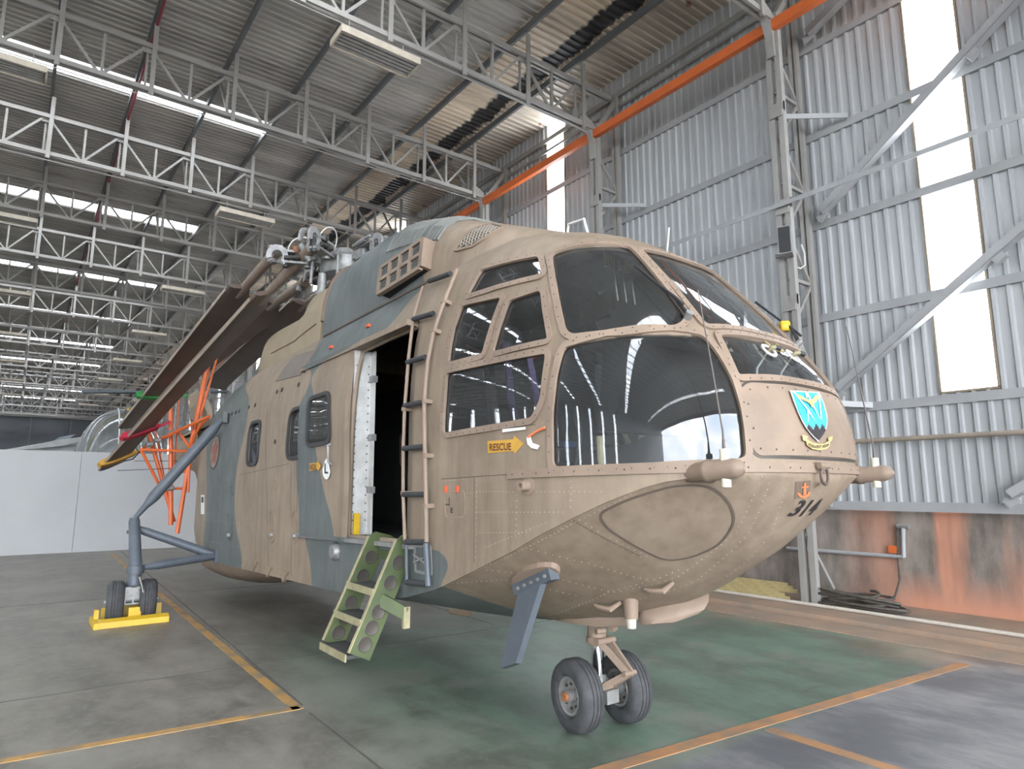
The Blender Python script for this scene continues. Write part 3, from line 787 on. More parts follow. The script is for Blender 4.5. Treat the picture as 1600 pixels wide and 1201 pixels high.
# doorway and the sliding door pushed back outside the hull
DZ0, DZ1, DS0, DS1 = 1.33, 3.03, 4.53, 5.62
door = [near(V((-1.12, s, z)))[0] for s, z in ((DS0, DZ0), (DS1, DZ0), (DS1, DZ1), (DS0, DZ1))]
cut_hole(SKIN, door, V((-1, 0, 0)))
DXY = lambda L: [(u + 9, v - 1) for u, v in L]
sdpts = hits(DXY([(470, 837), (537, 847), (541, 752), (551, 563), (554, 549), (482, 574), (474, 605), (467, 690)]))
dpatch = clip_patch(sdpts, V((-1, 0, .1)).normalized())
sd = bm_obj('sliding_door', dpatch, CAMO, HELI, .075, .05)
dw = round_poly(hits(DXY([(484, 697), (487, 628), (518, 617), (520, 690)])), .08)
sdn = V((-1, 0, .05)).normalized()
pane = clip_patch(hull2d(dw, sdn), sdn)
bm_obj('door_pane', pane, GLASS2, HELI, .082)
dl = [(p + n * .085, n) for p, n in dense(hull2d(dw, sdn), .03)]
ring(MB(), dl, .03, .012, .01).build('door_window_rubber', BLKRUB, HELI)
# door rails, sill, jamb
r_ = MB()
top = [near(V((-1.12, s, 3.06)))[0] + V((-.05, 0, .01)) for s in (4.56, 5.0, 5.6, 6.3, 7.0)]
for a, b in zip(top, top[1:]): r_.bar(a, b, .10, .05)
r_.build('door_rail', CAMO, HELI)
MB().box((-1.12, 5.6, 1.285), (.10, 2.4, .035)).build('door_sill', GREY, HELI)
jm = MB(); jm.box((-1.0, 5.655, 2.17), (.19, .03, 1.70)).box((-.915, 5.62, 2.17), (.02, .08, 1.70))
jamb = jm.build('door_jamb', mat('chipped white jamb', (.60, .61, .60), .5, 0, .1, 6, col2=(.42, .41, .39)), HELI)
rv = MB()
for z in [1.45 + .075 * i for i in range(20)]:
    for x in (-1.07, -.95): rv.box((x, 5.642, z), (.012, .006, .012))
tag(rv.build('jamb_rivets', BOLT, jamb), kind='stuff')
MB().box((-1.05, 5.60, 1.42), (.055, .03, .19)).tube((-1.05, 5.58, 1.44), (-1.05, 5.585, 1.44), .012, n=8).build('yellow_lock', YELLOW, jamb)
for z in (1.72, 2.2, 2.75): MB().box((-.92, 5.60, z), (.05, .08, .06)).build('jamb_catch', GREY, jamb)
# door handle
hp, hn = hit(536, 702); hd = hp + hn * .10
MB().path([hd + V((0, .06, .05)), hd + V((-.04, .06, .03)), hd + V((-.045, .0, .02)), hd + V((-.04, .0, -.12)), hd + V((-.0, .0, -.14))], .011).build('door_handle', GREY, HELI)

# hull skin with its inner lining
for f in SKIN.faces: f.smooth = True
SKIN.normal_update()
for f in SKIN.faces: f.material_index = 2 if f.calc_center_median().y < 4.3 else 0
hull = bm_obj('hull', SKIN, [CAMO, LINER, CAMO, mat('lit cockpit lining', (.26, .27, .26), .8, 0, .1, 4)], HELI, sharp=False)  # paler copy of the lining puts light from the glazing into its colour
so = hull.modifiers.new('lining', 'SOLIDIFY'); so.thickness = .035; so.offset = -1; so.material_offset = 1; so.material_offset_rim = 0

# ---- cabin and cockpit interior
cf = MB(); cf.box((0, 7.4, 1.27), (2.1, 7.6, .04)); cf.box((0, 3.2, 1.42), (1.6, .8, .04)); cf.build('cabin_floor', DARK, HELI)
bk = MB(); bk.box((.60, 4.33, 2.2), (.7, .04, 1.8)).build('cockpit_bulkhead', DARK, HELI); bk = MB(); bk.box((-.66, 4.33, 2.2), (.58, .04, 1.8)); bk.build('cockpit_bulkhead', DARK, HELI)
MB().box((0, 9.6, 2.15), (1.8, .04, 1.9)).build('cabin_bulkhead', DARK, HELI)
SEATM = mat('black seat fabric', (.022, .023, .027), .8, 0, .3, 7); STRAP = mat('beige strap', (.50, .43, .28), .7, 0, .1, 9); PURPLE = mat('purple strap', (.13, .10, .21), .8, 0, .1, 9)
BLUEC = mat('blue cushion', (.03, .08, .25), .8, 0, .1, 9); REDM = mat('red strap', (.5, .04, .05), .6, 0, .1, 9)
def pad(mb, c, d, r=.03, m=None):
    """softened block"""
    x, y, z = d[0] / 2, d[1] / 2, d[2] / 2; rings = []
    for zz, k in ((-z, .86), (-z * .7, 1), (z * .7, 1), (z, .86)):
        pts = [V((sx * x * k - sx * ix, sy * y * k - sy * iy, zz)) for sx, sy, ix, iy in ((1, 1, 0, r), (1, 1, r, 0), (-1, 1, r, 0), (-1, 1, 0, r), (-1, -1, 0, r), (-1, -1, r, 0), (1, -1, r, 0), (1, -1, 0, r))]
        rings.append([V(c) + (m @ p if m else p) for p in pts])
    mb.loft(rings, True, True)
for sx in (-.56, .56):
    pan = MB(); pad(pan, (sx, 3.62, 1.92), (.46, .48, .12)); pan.box((sx, 3.66, 1.66), (.34, .36, .44)); seat = pan.build('cockpit_seat', SEATM, HELI)
    tilt = Matrix.Rotation(-.14, 3, 'X')
    q = MB(); pad(q, (sx, 3.91, 2.36), (.46, .12, .80), .03, tilt); pad(q, (sx, 3.98, 2.86), (.28, .10, .2), .03, tilt); q.build('seat_back', SEATM, seat)
    q = MB(); pad(q, (sx, 3.60, 2.0), (.42, .42, .05)); q.build('seat_cushion', BLUEC, seat)
    for dx in (-.10, .10):
        b = MB(); b.bar((sx + dx, 3.86, 2.80), (sx + dx * 1.3, 3.76, 2.30), .055, .012, (0, 1, 0)); b.bar((sx + dx * 1.3, 3.76, 2.30), (sx + dx * .8, 3.70, 2.06), .055, .012, (0, 1, 0)); b.build('shoulder_strap', PURPLE if sx < 0 else STRAP, seat)
    b = MB(); b.path([(sx - .24, 3.7, 2.1), (sx - .27, 3.62, 1.92), (sx - .29, 3.5, 1.72)], .02); b.build('lap_strap', STRAP, seat)
    b = MB(); b.bar((sx - .25, 3.62, 2.08), (sx - .25, 3.9, 2.10), .05, .07); b.build('arm_rest', BLACK, seat)
    st_ = MB(); st_.path([(sx, 3.28, 1.45), (sx, 3.26, 1.75), (sx + .02, 3.20, 2.05), (sx, 3.24, 2.22)], [.02, .018, .018, .028]); st_.build('control_stick', BLACK, HELI)
    pd = MB()
    for dx in (-.09, .09): pd.box((sx + dx, 2.86, 1.62), (.08, .03, .16)); pd.tube((sx + dx, 2.88, 1.45), (sx + dx, 2.87, 1.6), .012, n=6)
    pd.build('rudder_pedals', GREY, HELI)
# instrument panel with coaming, dials, centre pedestal, overhead panel
ip = MB()
ip.prism([(-.78, 2.70, 2.02), (-.78, 2.42, 2.50), (-.78, 2.48, 2.58), (-.78, 2.92, 2.60), (-.78, 2.92, 2.55), (-.78, 2.72, 2.53), (-.78, 2.80, 2.02)], (1.56, 0, 0))
ipo = ip.build('instrument_panel', BLACK, HELI)
for i in range(9):
    for j in range(2):
        MB().lathe([(.001, .0), (.044, .0), (.05, .012), (.05, .02)], (-.66 + .165 * i, 2.79 - .02 * j, 2.20 + .16 * j), (0, 1, 0), 14).build('dial', GREY, ipo)
MB().prism([(-.15, 2.78, 1.44), (-.15, 2.78, 2.1), (-.15, 3.1, 2.0), (-.15, 3.9, 1.95), (-.15, 3.9, 1.44)], (.30, 0, 0)).build('centre_pedestal', BLACK, HELI)
oh = MB().box((0, 3.45, 3.40), (.62, .75, .06)).build('overhead_panel', BLACK, HELI)
for i in range(4): MB().box((-.34 + .07 * i, 3.10, 3.30), (.03, .02, .10)).build('yellow_lever', YELLOW, oh)
for i in range(3): MB().path([(-.24 + .09 * i, 3.12, 3.3), (-.25 + .09 * i, 3.10, 3.15), (-.22 + .09 * i, 3.11, 3.02)], .007).build('hanging_lead', GREY, oh)
MB().box((-.34, 4.28, 2.52), (.34, .012, .46)).build('paper_card', WHITE, HELI)
MB().path([(-.75, 4.29, 2.85), (-.5, 4.28, 2.78), (-.16, 4.28, 2.78), (.1, 4.28, 2.9)], .012).build('red_cord', REDM, HELI)
MB().path([(-.92, 3.2, 2.1), (-.93, 3.15, 1.95), (-.90, 3.12, 1.80)], .022).build('beige_strap', STRAP, HELI)
MB().path([(-.70, 2.86, 2.0), (-.72, 2.84, 1.86), (-.70, 2.83, 1.72)], .02).build('beige_strap', STRAP, HELI)
MB().lathe([(.001, -.03), (.05, -.03), (.06, 0), (.03, .06), (.001, .07)], (-.9, 3.9, 3.05), (0, -1, 0), 14).build('spot_lamp', GREY, HELI)
# troop seats in the cabin
ts = MB()
for s in (5.2, 5.7, 6.2):
    ts.tube((.62, s, 1.3), (.62, s, 1.72), .014, n=8); ts.tube((.62, s, 1.35), (.95, s, 1.70), .012, n=8)
ts.tube((.62, 5.0, 1.72), (.62, 6.5, 1.72), .016, n=8); ts.tube((.95, 5.0, 1.72), (.95, 6.5, 1.72), .016, n=8)
ts.build('troop_seat_frame', mat('pale seat tube', (.25, .30, .27), .5, .2, .1, 5), HELI)
ts2 = MB()
for s in (4.75, 5.15): ts2.tube((.2, s + .9, 1.29), (.2, s + .9, 1.75), .013, n=8)
ts2.tube((-.35, 5.9, 1.70), (.55, 5.9, 1.70), .016, n=8); ts2.tube((-.35, 5.9, 1.70), (.3, 5.9, 1.31), .013, n=8); ts2.tube((.2, 5.9, 1.31), (.5, 5.9, 1.70), .013, n=8); ts2.build('seat_leg', MATS['pale seat tube'], HELI)

# ---- nose panel with its seam, rim, hull seams
EMB = centre([(1160, 605), (1172, 598), (1176, 700), (1190, 712)])
EMB = centre([(1153, 612), (1166, 598), (1182, 712), (1170, 690)])
npn = V((0, -1, .12)).normalized()
e_h = round_poly(hull2d(EMB, npn), .05)
bm_obj('nose_panel', clip_patch(hull2d(e_h, npn), npn), TAN, HELI, .008, .012)
dl = dense(e_h, .03); ring(MB(), dl, .012, .004, .004).build('panel_seam', BOLT, HELI)
b = MB(); dots(b, dl, -.035, .12, .006, .010); tag(b.build('panel_bolts', BOLT, HELI), kind='stuff')
def surf_line(pts, w, h, name, m, both=True, step=.06, bvh=None):
    return ring(MB(), dense(pts, step, False, bvh), w, h, 0, False, True).build(name, m, HELI)
# belt rim round the nose
def plan_pts(z, s1, n=26, sgn=(-1, 1)):
    out = []
    for i in range(-n, n + 1):
        a = math.pi / 2 * i / n * .985; c, q = math.cos(a), math.sin(a)
        out.append(V((math.copysign(1.12 * abs(q) ** (2 / NN), q), S0 + NB_ - NB_ * c ** (2 / NN), z)))
    return out
pb = plan_pts(1.775, 0)
surf_line(pb, .05, .016, 'belt_strip', TAN, step=.08)
b = MB(); dl = dense(pb, .05, False); dots(b, dl, .0, .09, .0055, .016); tag(b.build('belt_bolts', BOLT, HELI), kind='stuff')
for sgn in (-1, 1):
    ch = [V((sgn * half(s), s, interp(ZC_, s) + .015)) for s in [2.1 + .1 * i for i in range(84)]]
    surf_line(ch, .045, .007, 'chine_strip', TAN if sgn else TAN, step=.12).data.materials[0] = CAMO
def rows(mb, pts, every=.035, r=.0045):
    dl = dense(pts, every, False)
    for p, n in dl:
        a = n.cross(V((0, 0, 1)) if abs(n.z) < .9 else V((0, 1, 0))).normalized() * r; c = n.cross(a); e = p + n * .0005
        mb.add([e + a, e + c, e - a, e - c, e + n * .003], [(0, 1, 4), (1, 2, 4), (2, 3, 4), (3, 0, 4)])
rvt = MB()
for px in ([(745, 750), (742, 888)], [(808, 745), (808, 858)], [(893, 742), (893, 812)], [(745, 768), (940, 768)], [(745, 800), (895, 800)], [(690, 752), (860, 735)], [(745, 770), (690, 772)],
           [(760, 855), (985, 772)], [(700, 908), (900, 815)], [(745, 832), (850, 832)]):
    rows(rvt, hits(px))
for px in ([(900, 815), (1000, 870), (1100, 935)], [(905, 812), (1010, 868), (1105, 928)], [(1190, 745), (1150, 830), (1060, 900), (960, 925)], [(1230, 745), (1200, 840), (1130, 905)], [(1205, 745), (1170, 832), (1090, 905), (1000, 935)],
           [(700, 912), (800, 905), (900, 930)], [(760, 890), (860, 900), (960, 925)], [(830, 858), (920, 880), (1010, 905)], [(860, 960), (950, 925), (1060, 890)]):
    rows(rvt, hits(px), .04)
for sgn in (-1, 1):
    for s in [6.95, 7.9, 8.35, 9.3, 10.3, 10.9]:
        rows(rvt, [V((sgn * 1.2, s, .85)), V((sgn * 1.2, s, 2.9))], .06)
    for z in (1.05, 1.35, 2.75): rows(rvt, [V((sgn * 1.2, 6.8, z)), V((sgn * 1.2, 11.2, z))], .06)
tag(rvt.build('rivet_rows', PINK, HELI), kind='stuff')
SEAM = mat('panel joint', (.11, .085, .065), .7, 0, .1, 5)
for px in ([(690, 748), (860, 737)], [(741, 745), (741, 888)], [(862, 668), (862, 735)], [(895, 812), (1000, 868), (1105, 933)], [(690, 682), (836, 663)], [(480, 585), (466, 700), (463, 840)], [(374, 742), (452, 724)], [(418, 640), (420, 885)], [(455, 725), (455, 905)]):
    surf_line(hits(px), .006, .002, 'panel_joint', SEAM)
# big oval access panel low on the bow
ov = hits([(935, 803), (985, 778), (1060, 757), (1110, 758), (1140, 785), (1148, 815), (1125, 850), (1080, 870), (1040, 875), (990, 850), (950, 825)])
ring(MB(), dense(round_poly(ov, .12), .03), .01, .004, .004).build('access_panel_seam', SEAM, HELI)
sq = hits([(695, 770), (725, 768), (727, 806), (697, 807)])
ring(MB(), dense(round_poly(sq, .03), .02), .012, .006, .002).build('hatch_outline', TAN, HELI)
for u in (698, 716): MB().box(hit(u, 764)[0] + V((-.008, 0, 0)), (.016, .02, .045)).build('red_catch', mat('red orange paint', (.6, .10, .04), .5), HELI)
p, n = hit(826, 759)
MB().lathe([(.001, 0), (.055, 0), (.055, .008), (.03, .012), (.03, .07), (.018, .07), (.018, .02), (.001, .02)], p, n, 20).build('outlet_pipe', TAN, HELI)

# ---- engine cowling on the roof
COWL_T = [(3.55, 3.70), (3.8, 3.80), (4.1, 3.93), (4.5, 4.10), (5.0, 4.32), (5.5, 4.47), (6.0, 4.56), (6.5, 4.56), (7.25, 4.52)]
COWL_W = [(3.55, .40), (3.8, .60), (4.2, .74), (4.8, .80), (7.25, .80)]
def cowl_sec(s, ztab, wtab, zb, n=3.2, k=18):
    zt, wd = interp(ztab, s), interp(wtab, s); out = []
    for i in range(k + 1):
        a = math.pi * i / k; c, q = math.cos(a), math.sin(a)
        out.append(V((-wd * math.copysign(abs(c) ** (2 / n), c), s, zb + (zt - zb) * max(q, 0) ** (2 / n))))
    return out
cs = [3.55 + .185 * i for i in range(21)]
cm = MB(); cm.loft([cowl_sec(s, COWL_T, COWL_W, 3.30) for s in cs], False)
lastr = cowl_sec(7.25, COWL_T, COWL_W, 3.30); cm.add(lastr, [tuple(range(len(lastr)))])
cowl = cm.build('engine_cowling', CAMO, HELI)
bmc = bmesh.new(); bmc.from_mesh(cowl.data); CBVH = BVHTree.FromBMesh(bmc)
surf_line([p + V((0, 0, 0)) for p in [V((-interp(COWL_W, s) - .02, s, 3.52)) for s in (4.1, 4.5, 5, 5.5, 6, 6.5, 7.2)]], .02, .012, 'cowling_seam', SEAM, bvh=CBVH)
# rear rim of the cowling
rr = MB(); rim = [p + V((0, .02, 0)) for p in lastr if p.z > 3.45]; rr.path(rim, .03, 8); rr.build('cowling_rim', mat('worn brown edge', (.16, .11, .085), .7), HELI)
# dark louvre strips over the engines
LOUVM = mat('louvre slats', (.20, .205, .195), .45, .3, .15, 6)
for s0, n in ((5.15, 12), (4.78, 5)):
    for i in range(n):
        s = s0 + .055 * i; pts = []
        for j in range(9):
            a = math.radians(30 + 120 * j / 8); c, q = math.cos(a), math.sin(a); wd, zt = interp(COWL_W, s), interp(COWL_T, s)
            pts.append(V((-wd * math.copysign(abs(c) ** (2 / 3.2), c), s, 3.3 + (zt - 3.3) * q ** (2 / 3.2) + .012)))
        q = MB()
        for a, b_ in zip(pts, pts[1:]): q.bar(a, b_, .028, .022)
        q.build('louvre_slat', LOUVM, HELI)
# intake screens: mesh set into the front of the cowling, both sides
MESHM = mat('screen wire', (.36, .32, .27), .5, .3, .1, 6)
DRK = mat('intake darkness', (.012, .011, .010), .9, 0, .1, 3)  # near-black colour stands in for shade inside the intakes and louvre box
SCR = hits([(714, 391), (724, 374), (745, 358), (770, 353), (785, 357), (760, 372), (738, 385)], CBVH)
for sgn in (0, 1):
    P = mirror(SCR) if sgn else SCR
    n = poly_normal(P) if False else (V((-.6, -.35, .7)).normalized() if not sgn else V((.6, -.35, .7)).normalized())
    h = hull2d(P, n)
    sp_ = bm_obj('intake_shade_sheet', clip_patch(h, n, bmc), DRK, HELI, .006)  # dark sheet laid on the closed cowling as the intake's inner shade
    dl = dense(h, .03, True, CBVH); ring(MB(), dl, .022, .02, .0, True).build('intake_screen_frame', TAN, HELI)
    # wires
    c = sum(h, V()) / len(h); a = n.cross(V((0, 0, 1))).normalized(); b_ = n.cross(a); wires = MB()
    for dirv, oth in ((a, b_), (b_, a)):
        for i in range(-16, 17):
            seg = []
            for j in range(-20, 21):
                q = c + oth * (i * .032) + dirv * (j * .03)
                ins = all(((h[(k + 1) % len(h)] - h[k]).cross(q - h[k])).dot(n) > 0 for k in range(len(h)))
                if ins:
                    r = CBVH.ray_cast(q + n * .5, -n)
                    if r[0] is not None: seg.append(r[0] + n * .012)
            if len(seg) > 1: wires.path(seg, .006, 4, False)
    tag(wires.build('screen_wires', MESHM, sp_), kind='stuff')
# louvred exhaust box on the flank of the cowling
def louvre_box(sgn):
    P = [hit(*q, CBVH)[0] for q in ((610, 424), (678, 377), (697, 409), (628, 449))]
    a = (P[1] - P[0] + P[2] - P[3]) / 2; b_ = (P[3] - P[0] + P[2] - P[1]) / 2; b_ = (b_ - a * (b_.dot(a) / a.dot(a))); n = a.cross(b_).normalized()
    if n.x > 0: n = -n
    o = P[0] + n * .085; A, B = a.normalized(), b_.normalized(); la, lb = a.length, b_.length
    def pt(x, y, z): p = o + A * x + B * y + n * z; return V((-p.x, p.y, p.z)) if sgn else p
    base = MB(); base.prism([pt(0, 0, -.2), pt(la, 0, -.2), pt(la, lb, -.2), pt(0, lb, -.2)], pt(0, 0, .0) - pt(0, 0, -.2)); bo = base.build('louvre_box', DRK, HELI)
    fr = MB(); cols, rws = 4, 2; t = .035
    for i in range(cols + 1): x = la * i / cols; fr.add([pt(x + dx, y, z) for dx in (-t / 2, t / 2) for y in (0, lb) for z in (-.01, .035)], [(0, 1, 3, 2), (4, 6, 7, 5), (0, 4, 5, 1), (2, 3, 7, 6), (0, 2, 6, 4), (1, 5, 7, 3)])
    for j in range(rws + 1): y = lb * j / rws; fr.add([pt(x, y + dy, z) for x in (0, la) for dy in (-t / 2, t / 2) for z in (-.01, .033)], [(0, 1, 3, 2), (4, 6, 7, 5), (0, 4, 5, 1), (2, 3, 7, 6), (0, 2, 6, 4), (1, 5, 7, 3)])
    fr.add([pt(x, y, z) for x in (la, la + .04) for y in (0, lb) for z in (-.16, .035)], [(0, 1, 3, 2), (4, 6, 7, 5), (0, 4, 5, 1), (2, 3, 7, 6), (0, 2, 6, 4), (1, 5, 7, 3)])
    fr.build('louvre_frame', TAN, bo)
    for i in range(cols):
        for j in range(rws):
            for k in range(5):
                x0, x1 = la * i / cols + .03, la * (i + 1) / cols - .03; y = lb * j / rws + .035 + (lb / rws - .06) * k / 4.4
                MB().bar(pt(x0, y, .012), pt(x1, y, .012), .008, .016, n).build('louvre', LOUVM, bo)
louvre_box(0); louvre_box(1)
# white-edged grab handles on the roof
MB().path([V((-.15, 3.7, 3.72)), V((-.15, 3.68, 3.82)), V((-.15, 3.5, 3.80)), V((-.15, 3.46, 3.66))], .012).build('roof_handle', WHITE, HELI)

# ---- rear fairing behind the rotor mast and the tail spine
FAIR_T = [(7.38, 4.28), (7.6, 4.38), (8.05, 4.40), (8.25, 4.24), (8.6, 4.18), (9.7, 4.22), (10.4, 4.10), (11.2, 3.86), (12.2, 3.66), (13.4, 3.52), (15.5, 3.36), (18.0, 3.3)]
FAIR_W = [(7.38, .78), (9.8, .76), (10.8, .62), (12, .48), (14, .34), (18, .22)]
fs_ = [7.38, 7.5, 7.7, 7.9, 8.05, 8.15, 8.25, 8.4] + [8.6 + .3 * i for i in range(32)]
fm = MB(); R_ = [cowl_sec(s, FAIR_T, FAIR_W, 3.2, 4.0 if s < 10 else 2.6) for s in fs_]; fm.loft(R_, False); fm.add(R_[0], [tuple(range(len(R_[0])))]); fm.add(R_[-1], [tuple(range(len(R_[0])))])
fair = fm.build('rear_fairing', [CAMO, mat('sand paint', (.27, .215, .14), .55, 0, .12, 3)], HELI)
for f in fair.data.polygons: f.material_index = 1 if 7.38 < f.center.y < 9.75 else 0
bmf = bmesh.new(); bmf.from_mesh(fair.data); FBVH = BVHTree.FromBMesh(bmf)
for px in ([(424, 552), (460, 533), (494, 506)], [(420, 580), (455, 560), (490, 538)]):
    P = [hit(*q, FBVH)[0] for q in px]
    if None not in P:
        surf_line(P, .012, .01, 'fairing_hinge', mat('rust brown hinge', (.15, .09, .06), .7), bvh=FBVH)

# ---- rotor head
HUBC = V((0, 8.6, 5.0)); SILV = mat('pale hub metal', (.30, .30, .30), .5, .4, .25, 14); HUBD = mat('greasy dark metal', (.05, .048, .046), .5, .3, .3, 9); RUSTY = mat('rusty metal', (.25, .12, .07), .7, .2, .3, 9)
hb = MB(); hb.lathe([(.001, -1.0), (.30, -1.0), (.26, -.6), (.17, -.55), (.15, -.25), (.30, -.2), (.34, -.12), (.34, .02), (.26, .08), (.14, .12), (.12, .2), (.001, .2)], HUBC, (0, 0, 1), 28)
hub = hb.build('rotor_hub', GREY, HELI)
sw = MB(); sw.lathe([(.001, -.50), (.30, -.50), (.36, -.47), (.36, -.42), (.001, -.40)], HUBC, (0, 0, 1), 28); sw.build('swashplate', HUBD, hub)
gbx = MB(); gbx.lathe([(.001, -1.4), (.55, -1.35), (.52, -1.05), (.36, -.85), (.3, -.7), (.001, -.7)], HUBC, (0, 0, 1), 24)
for k in range(6):
    a = math.radians(60 * k); gbx.box(HUBC + V((math.cos(a) * .42, math.sin(a) * .42, -.82)), (.16, .16, .26), Matrix.Rotation(a, 3, 'Z'))
gbx.build('main_gearbox', HUBD, HELI)
ARM = [math.radians(d) for d in (158, 218, 278, 338, 38, 98)]
roots = []
for k, a in enumerate(ARM):
    d = V((math.cos(a), math.sin(a), 0)); t = V((-d.y, d.x, 0)); up = V((0, 0, 1)); rise = up * .02
    def P(x, y, z): return HUBC + d * x * .86 + t * y * .9 + up * z * .85
    arm = MB(); arm.add([P(x, y, z) for x in (.25, .62) for y in (-.09, .09) for z in (-.06, .07)], [(0, 1, 3, 2), (4, 6, 7, 5), (0, 4, 5, 1), (2, 3, 7, 6), (0, 2, 6, 4), (1, 5, 7, 3)])
    for zz in (-.10, .085): arm.add([P(x, y, z) for x in (.5, .98) for y in (-.10, .10) for z in (zz, zz + .035)], [(0, 1, 3, 2), (4, 6, 7, 5), (0, 4, 5, 1), (2, 3, 7, 6), (0, 2, 6, 4), (1, 5, 7, 3)])
    ao = arm.build('hub_arm', SILV, hub)
    MB().tube(P(.58, 0, -.14), P(.58, 0, .15), .055, n=12).build('hinge_pin', GREY, hub); MB().tube(P(.93, 0, -.15), P(.93, 0, .16), .045, n=12).build('hinge_pin', HUBD, hub)
    m = MB(); m.lathe([(.001, -.05), (.05, -.05), (.07, -.02), (.07, .04), (.03, .06), (.001, .06)], P(.76, .05, .14), (0, 0, 1), 12); m.build('fluid_reservoir', RUSTY if k in (0, 3) else HUBD, hub)
    m = MB(); m.tube(P(.62, .12, .0), P(.95, .13, -.03), .03, n=10).tube(P(.70, .12, .0), P(.78, .125, -.01), .05, n=10); m.build('fold_actuator', HUBD, hub)
    p = MB(); p.tube(P(.5, -.14, .12), P(.98, -.14, .16), .022, n=10); p.tube(P(.6, -.14, .12), P(.85, -.14, .145), .032, n=10); p.build('damper', SILV if k < 3 else RUSTY, hub)
    # clevis (C shaped blade fork)
    for sy in (-.09, .06):
        cl = MB(); arc = [math.radians(-20 + 250 * i / 14) for i in range(15)]
        cpoly = [(1.06 + .17 * math.cos(q), .01 + .19 * math.sin(q)) for q in arc] + [(1.06 + .085 * math.cos(q), .01 + .095 * math.sin(q)) for q in arc[::-1]]
        o_ = len(cl.v); n_ = len(arc)
        for zz in (sy, sy + .035): cl.v += [tuple(P(x, zz, z)) for x, z in cpoly]
        m_ = 2 * n_
        for q in range(n_ - 1):
            cl.f += [[q, q + 1, m_ - 2 - q, m_ - 1 - q], [m_ + q, m_ + m_ - 1 - q, m_ + m_ - 2 - q, m_ + q + 1], [q, m_ + q, m_ + q + 1, q + 1], [m_ - 1 - q, m_ - 2 - q, m_ + m_ - 2 - q, m_ + m_ - 1 - q]]
        cl.f += [[0, m_ - 1, m_ + m_ - 1, m_], [n_ - 1, m_ + n_ - 1, m_ + n_, n_]]
        cl.mi = [0] * len(cl.f); cl.sm = [False] * len(cl.f)
        cl.build('blade_fork', SILV, hub)
    p = MB(); p.tube(P(.50, .16, -.02), P(.52, .17, -.46), .022, n=8); p.lathe([(.001, -.04), (.035, -.04), (.035, .04), (.001, .04)], P(.50, .16, -.02), t, 10); p.build('pitch_link', RUSTY if k in (2, 4) else GREY, hub)
    p = MB(); p.path([P(.66 - .24 * math.cos(q), .05 + .10 * math.sin(q), .10 + .24 * math.sin(q)) for q in [math.pi * i / 12 for i in range(13)]], .009, 6); p.build('hydraulic_hose', WHITE, hub)
    roots.append(P(1.12, 0, -.02))
mh = MB(); mh.tube(HUBC + V((-.45, -.35, -.35)), HUBC + V((-.45, -.35, -.62)), .05, n=12).tube(HUBC + V((-.45, -.35, -.60)), HUBC + V((-.45, -.35, -.66)), .09, n=14)
mh.build('hydraulic_jack', GREY, hub)

# ---- folded blades
BLADE = mat('brown blade paint', (.125, .092, .075), .45, 0, .15, 1.5, spec=.4)
CUFF = mat('brown spar paint', (.20, .15, .115), .45, 0, .15, 4)
def blade(root, tip, chord, name='rotor_blade', r0=.16, droop=.12):
    ax = (tip - root); Lb = ax.length; axn = ax.normalized(); ch = (chord - axn * chord.dot(axn)).normalized(); th = axn.cross(ch).normalized()
    def cen(t): return root + ax * t + V((0, 0, -1)) * droop * 4 * (t - t * t) * -1
    rings = []; prof = [(-.25, 0), (-.235, .028), (-.17, .043), (-.05, .04), (.12, .022), (.29, .003), (.29, -.003), (.12, -.016), (-.05, -.030), (-.17, -.033), (-.235, -.024)]
    for i in range(25):
        t = r0 + (1 - r0) * i / 24; c = cen(t); k = 1 if i else .98
        cut = 0 if i > 1 else (.12 if i == 1 else .22)
        rings.append([c + ch * min(x, .29 - cut) * k + th * y for x, y in prof])
    b = MB(); b.loft(rings, True, True); o = b.build(name, BLADE, HELI)
    s = MB(); s.path([cen(r0 * .05), cen(r0 * .5), cen(r0 * 1.25)], [.085, .075, .06], 10); s.build('spar_root', CUFF, o)
    s = MB(); s.lathe([(.001, -.14), (.045, -.14), (.05, -.1), (.05, .1), (.045, .14), (.001, .14)], cen(r0 * .16) - ch * .02, th, 12); s.build('fold_bolt', SILV, o)
    s = MB(); s.bar(cen(r0 + .02) - ch * .245, cen(.995) - ch * .245, .016, .05, th); s.build('leading_edge', mat('worn leading edge', (.33, .27, .21), .4, .2, .1, 5), o)
    return o, cen, ch, th
CHA, CHB = V((.95, 0, .12)), V((.86, 0, .42))
bA = blade(ls(437, 388, 8.95), ls(184, 668, 16.9) + CHA.normalized() * .25, CHA, droop=.10)
bB = blade(ls(492, 383, 8.45), ls(152, 736, 16.3) + CHB.normalized() * .25, CHB, droop=.10)
# the blades folded along the far side and over the tail
blade(roots[2] * 1 + V((0, 0, .05)) if False else HUBC + V((.25, .95, .0)), V((.35, 17.6, 4.5)), V((.95, 0, -.25)))
blade(HUBC + V((.75, .8, .0)), V((1.55, 17.3, 3.6)), V((-.85, 0, -.5)))
blade(HUBC + V((1.05, .2, .0)), V((2.1, 16.9, 2.7)), V((-.85, 0, -.5)))
blade(HUBC + V((-.15, 1.05, .0)), V((-.55, 17.9, 4.35)), V((.95, 0, -.3)))

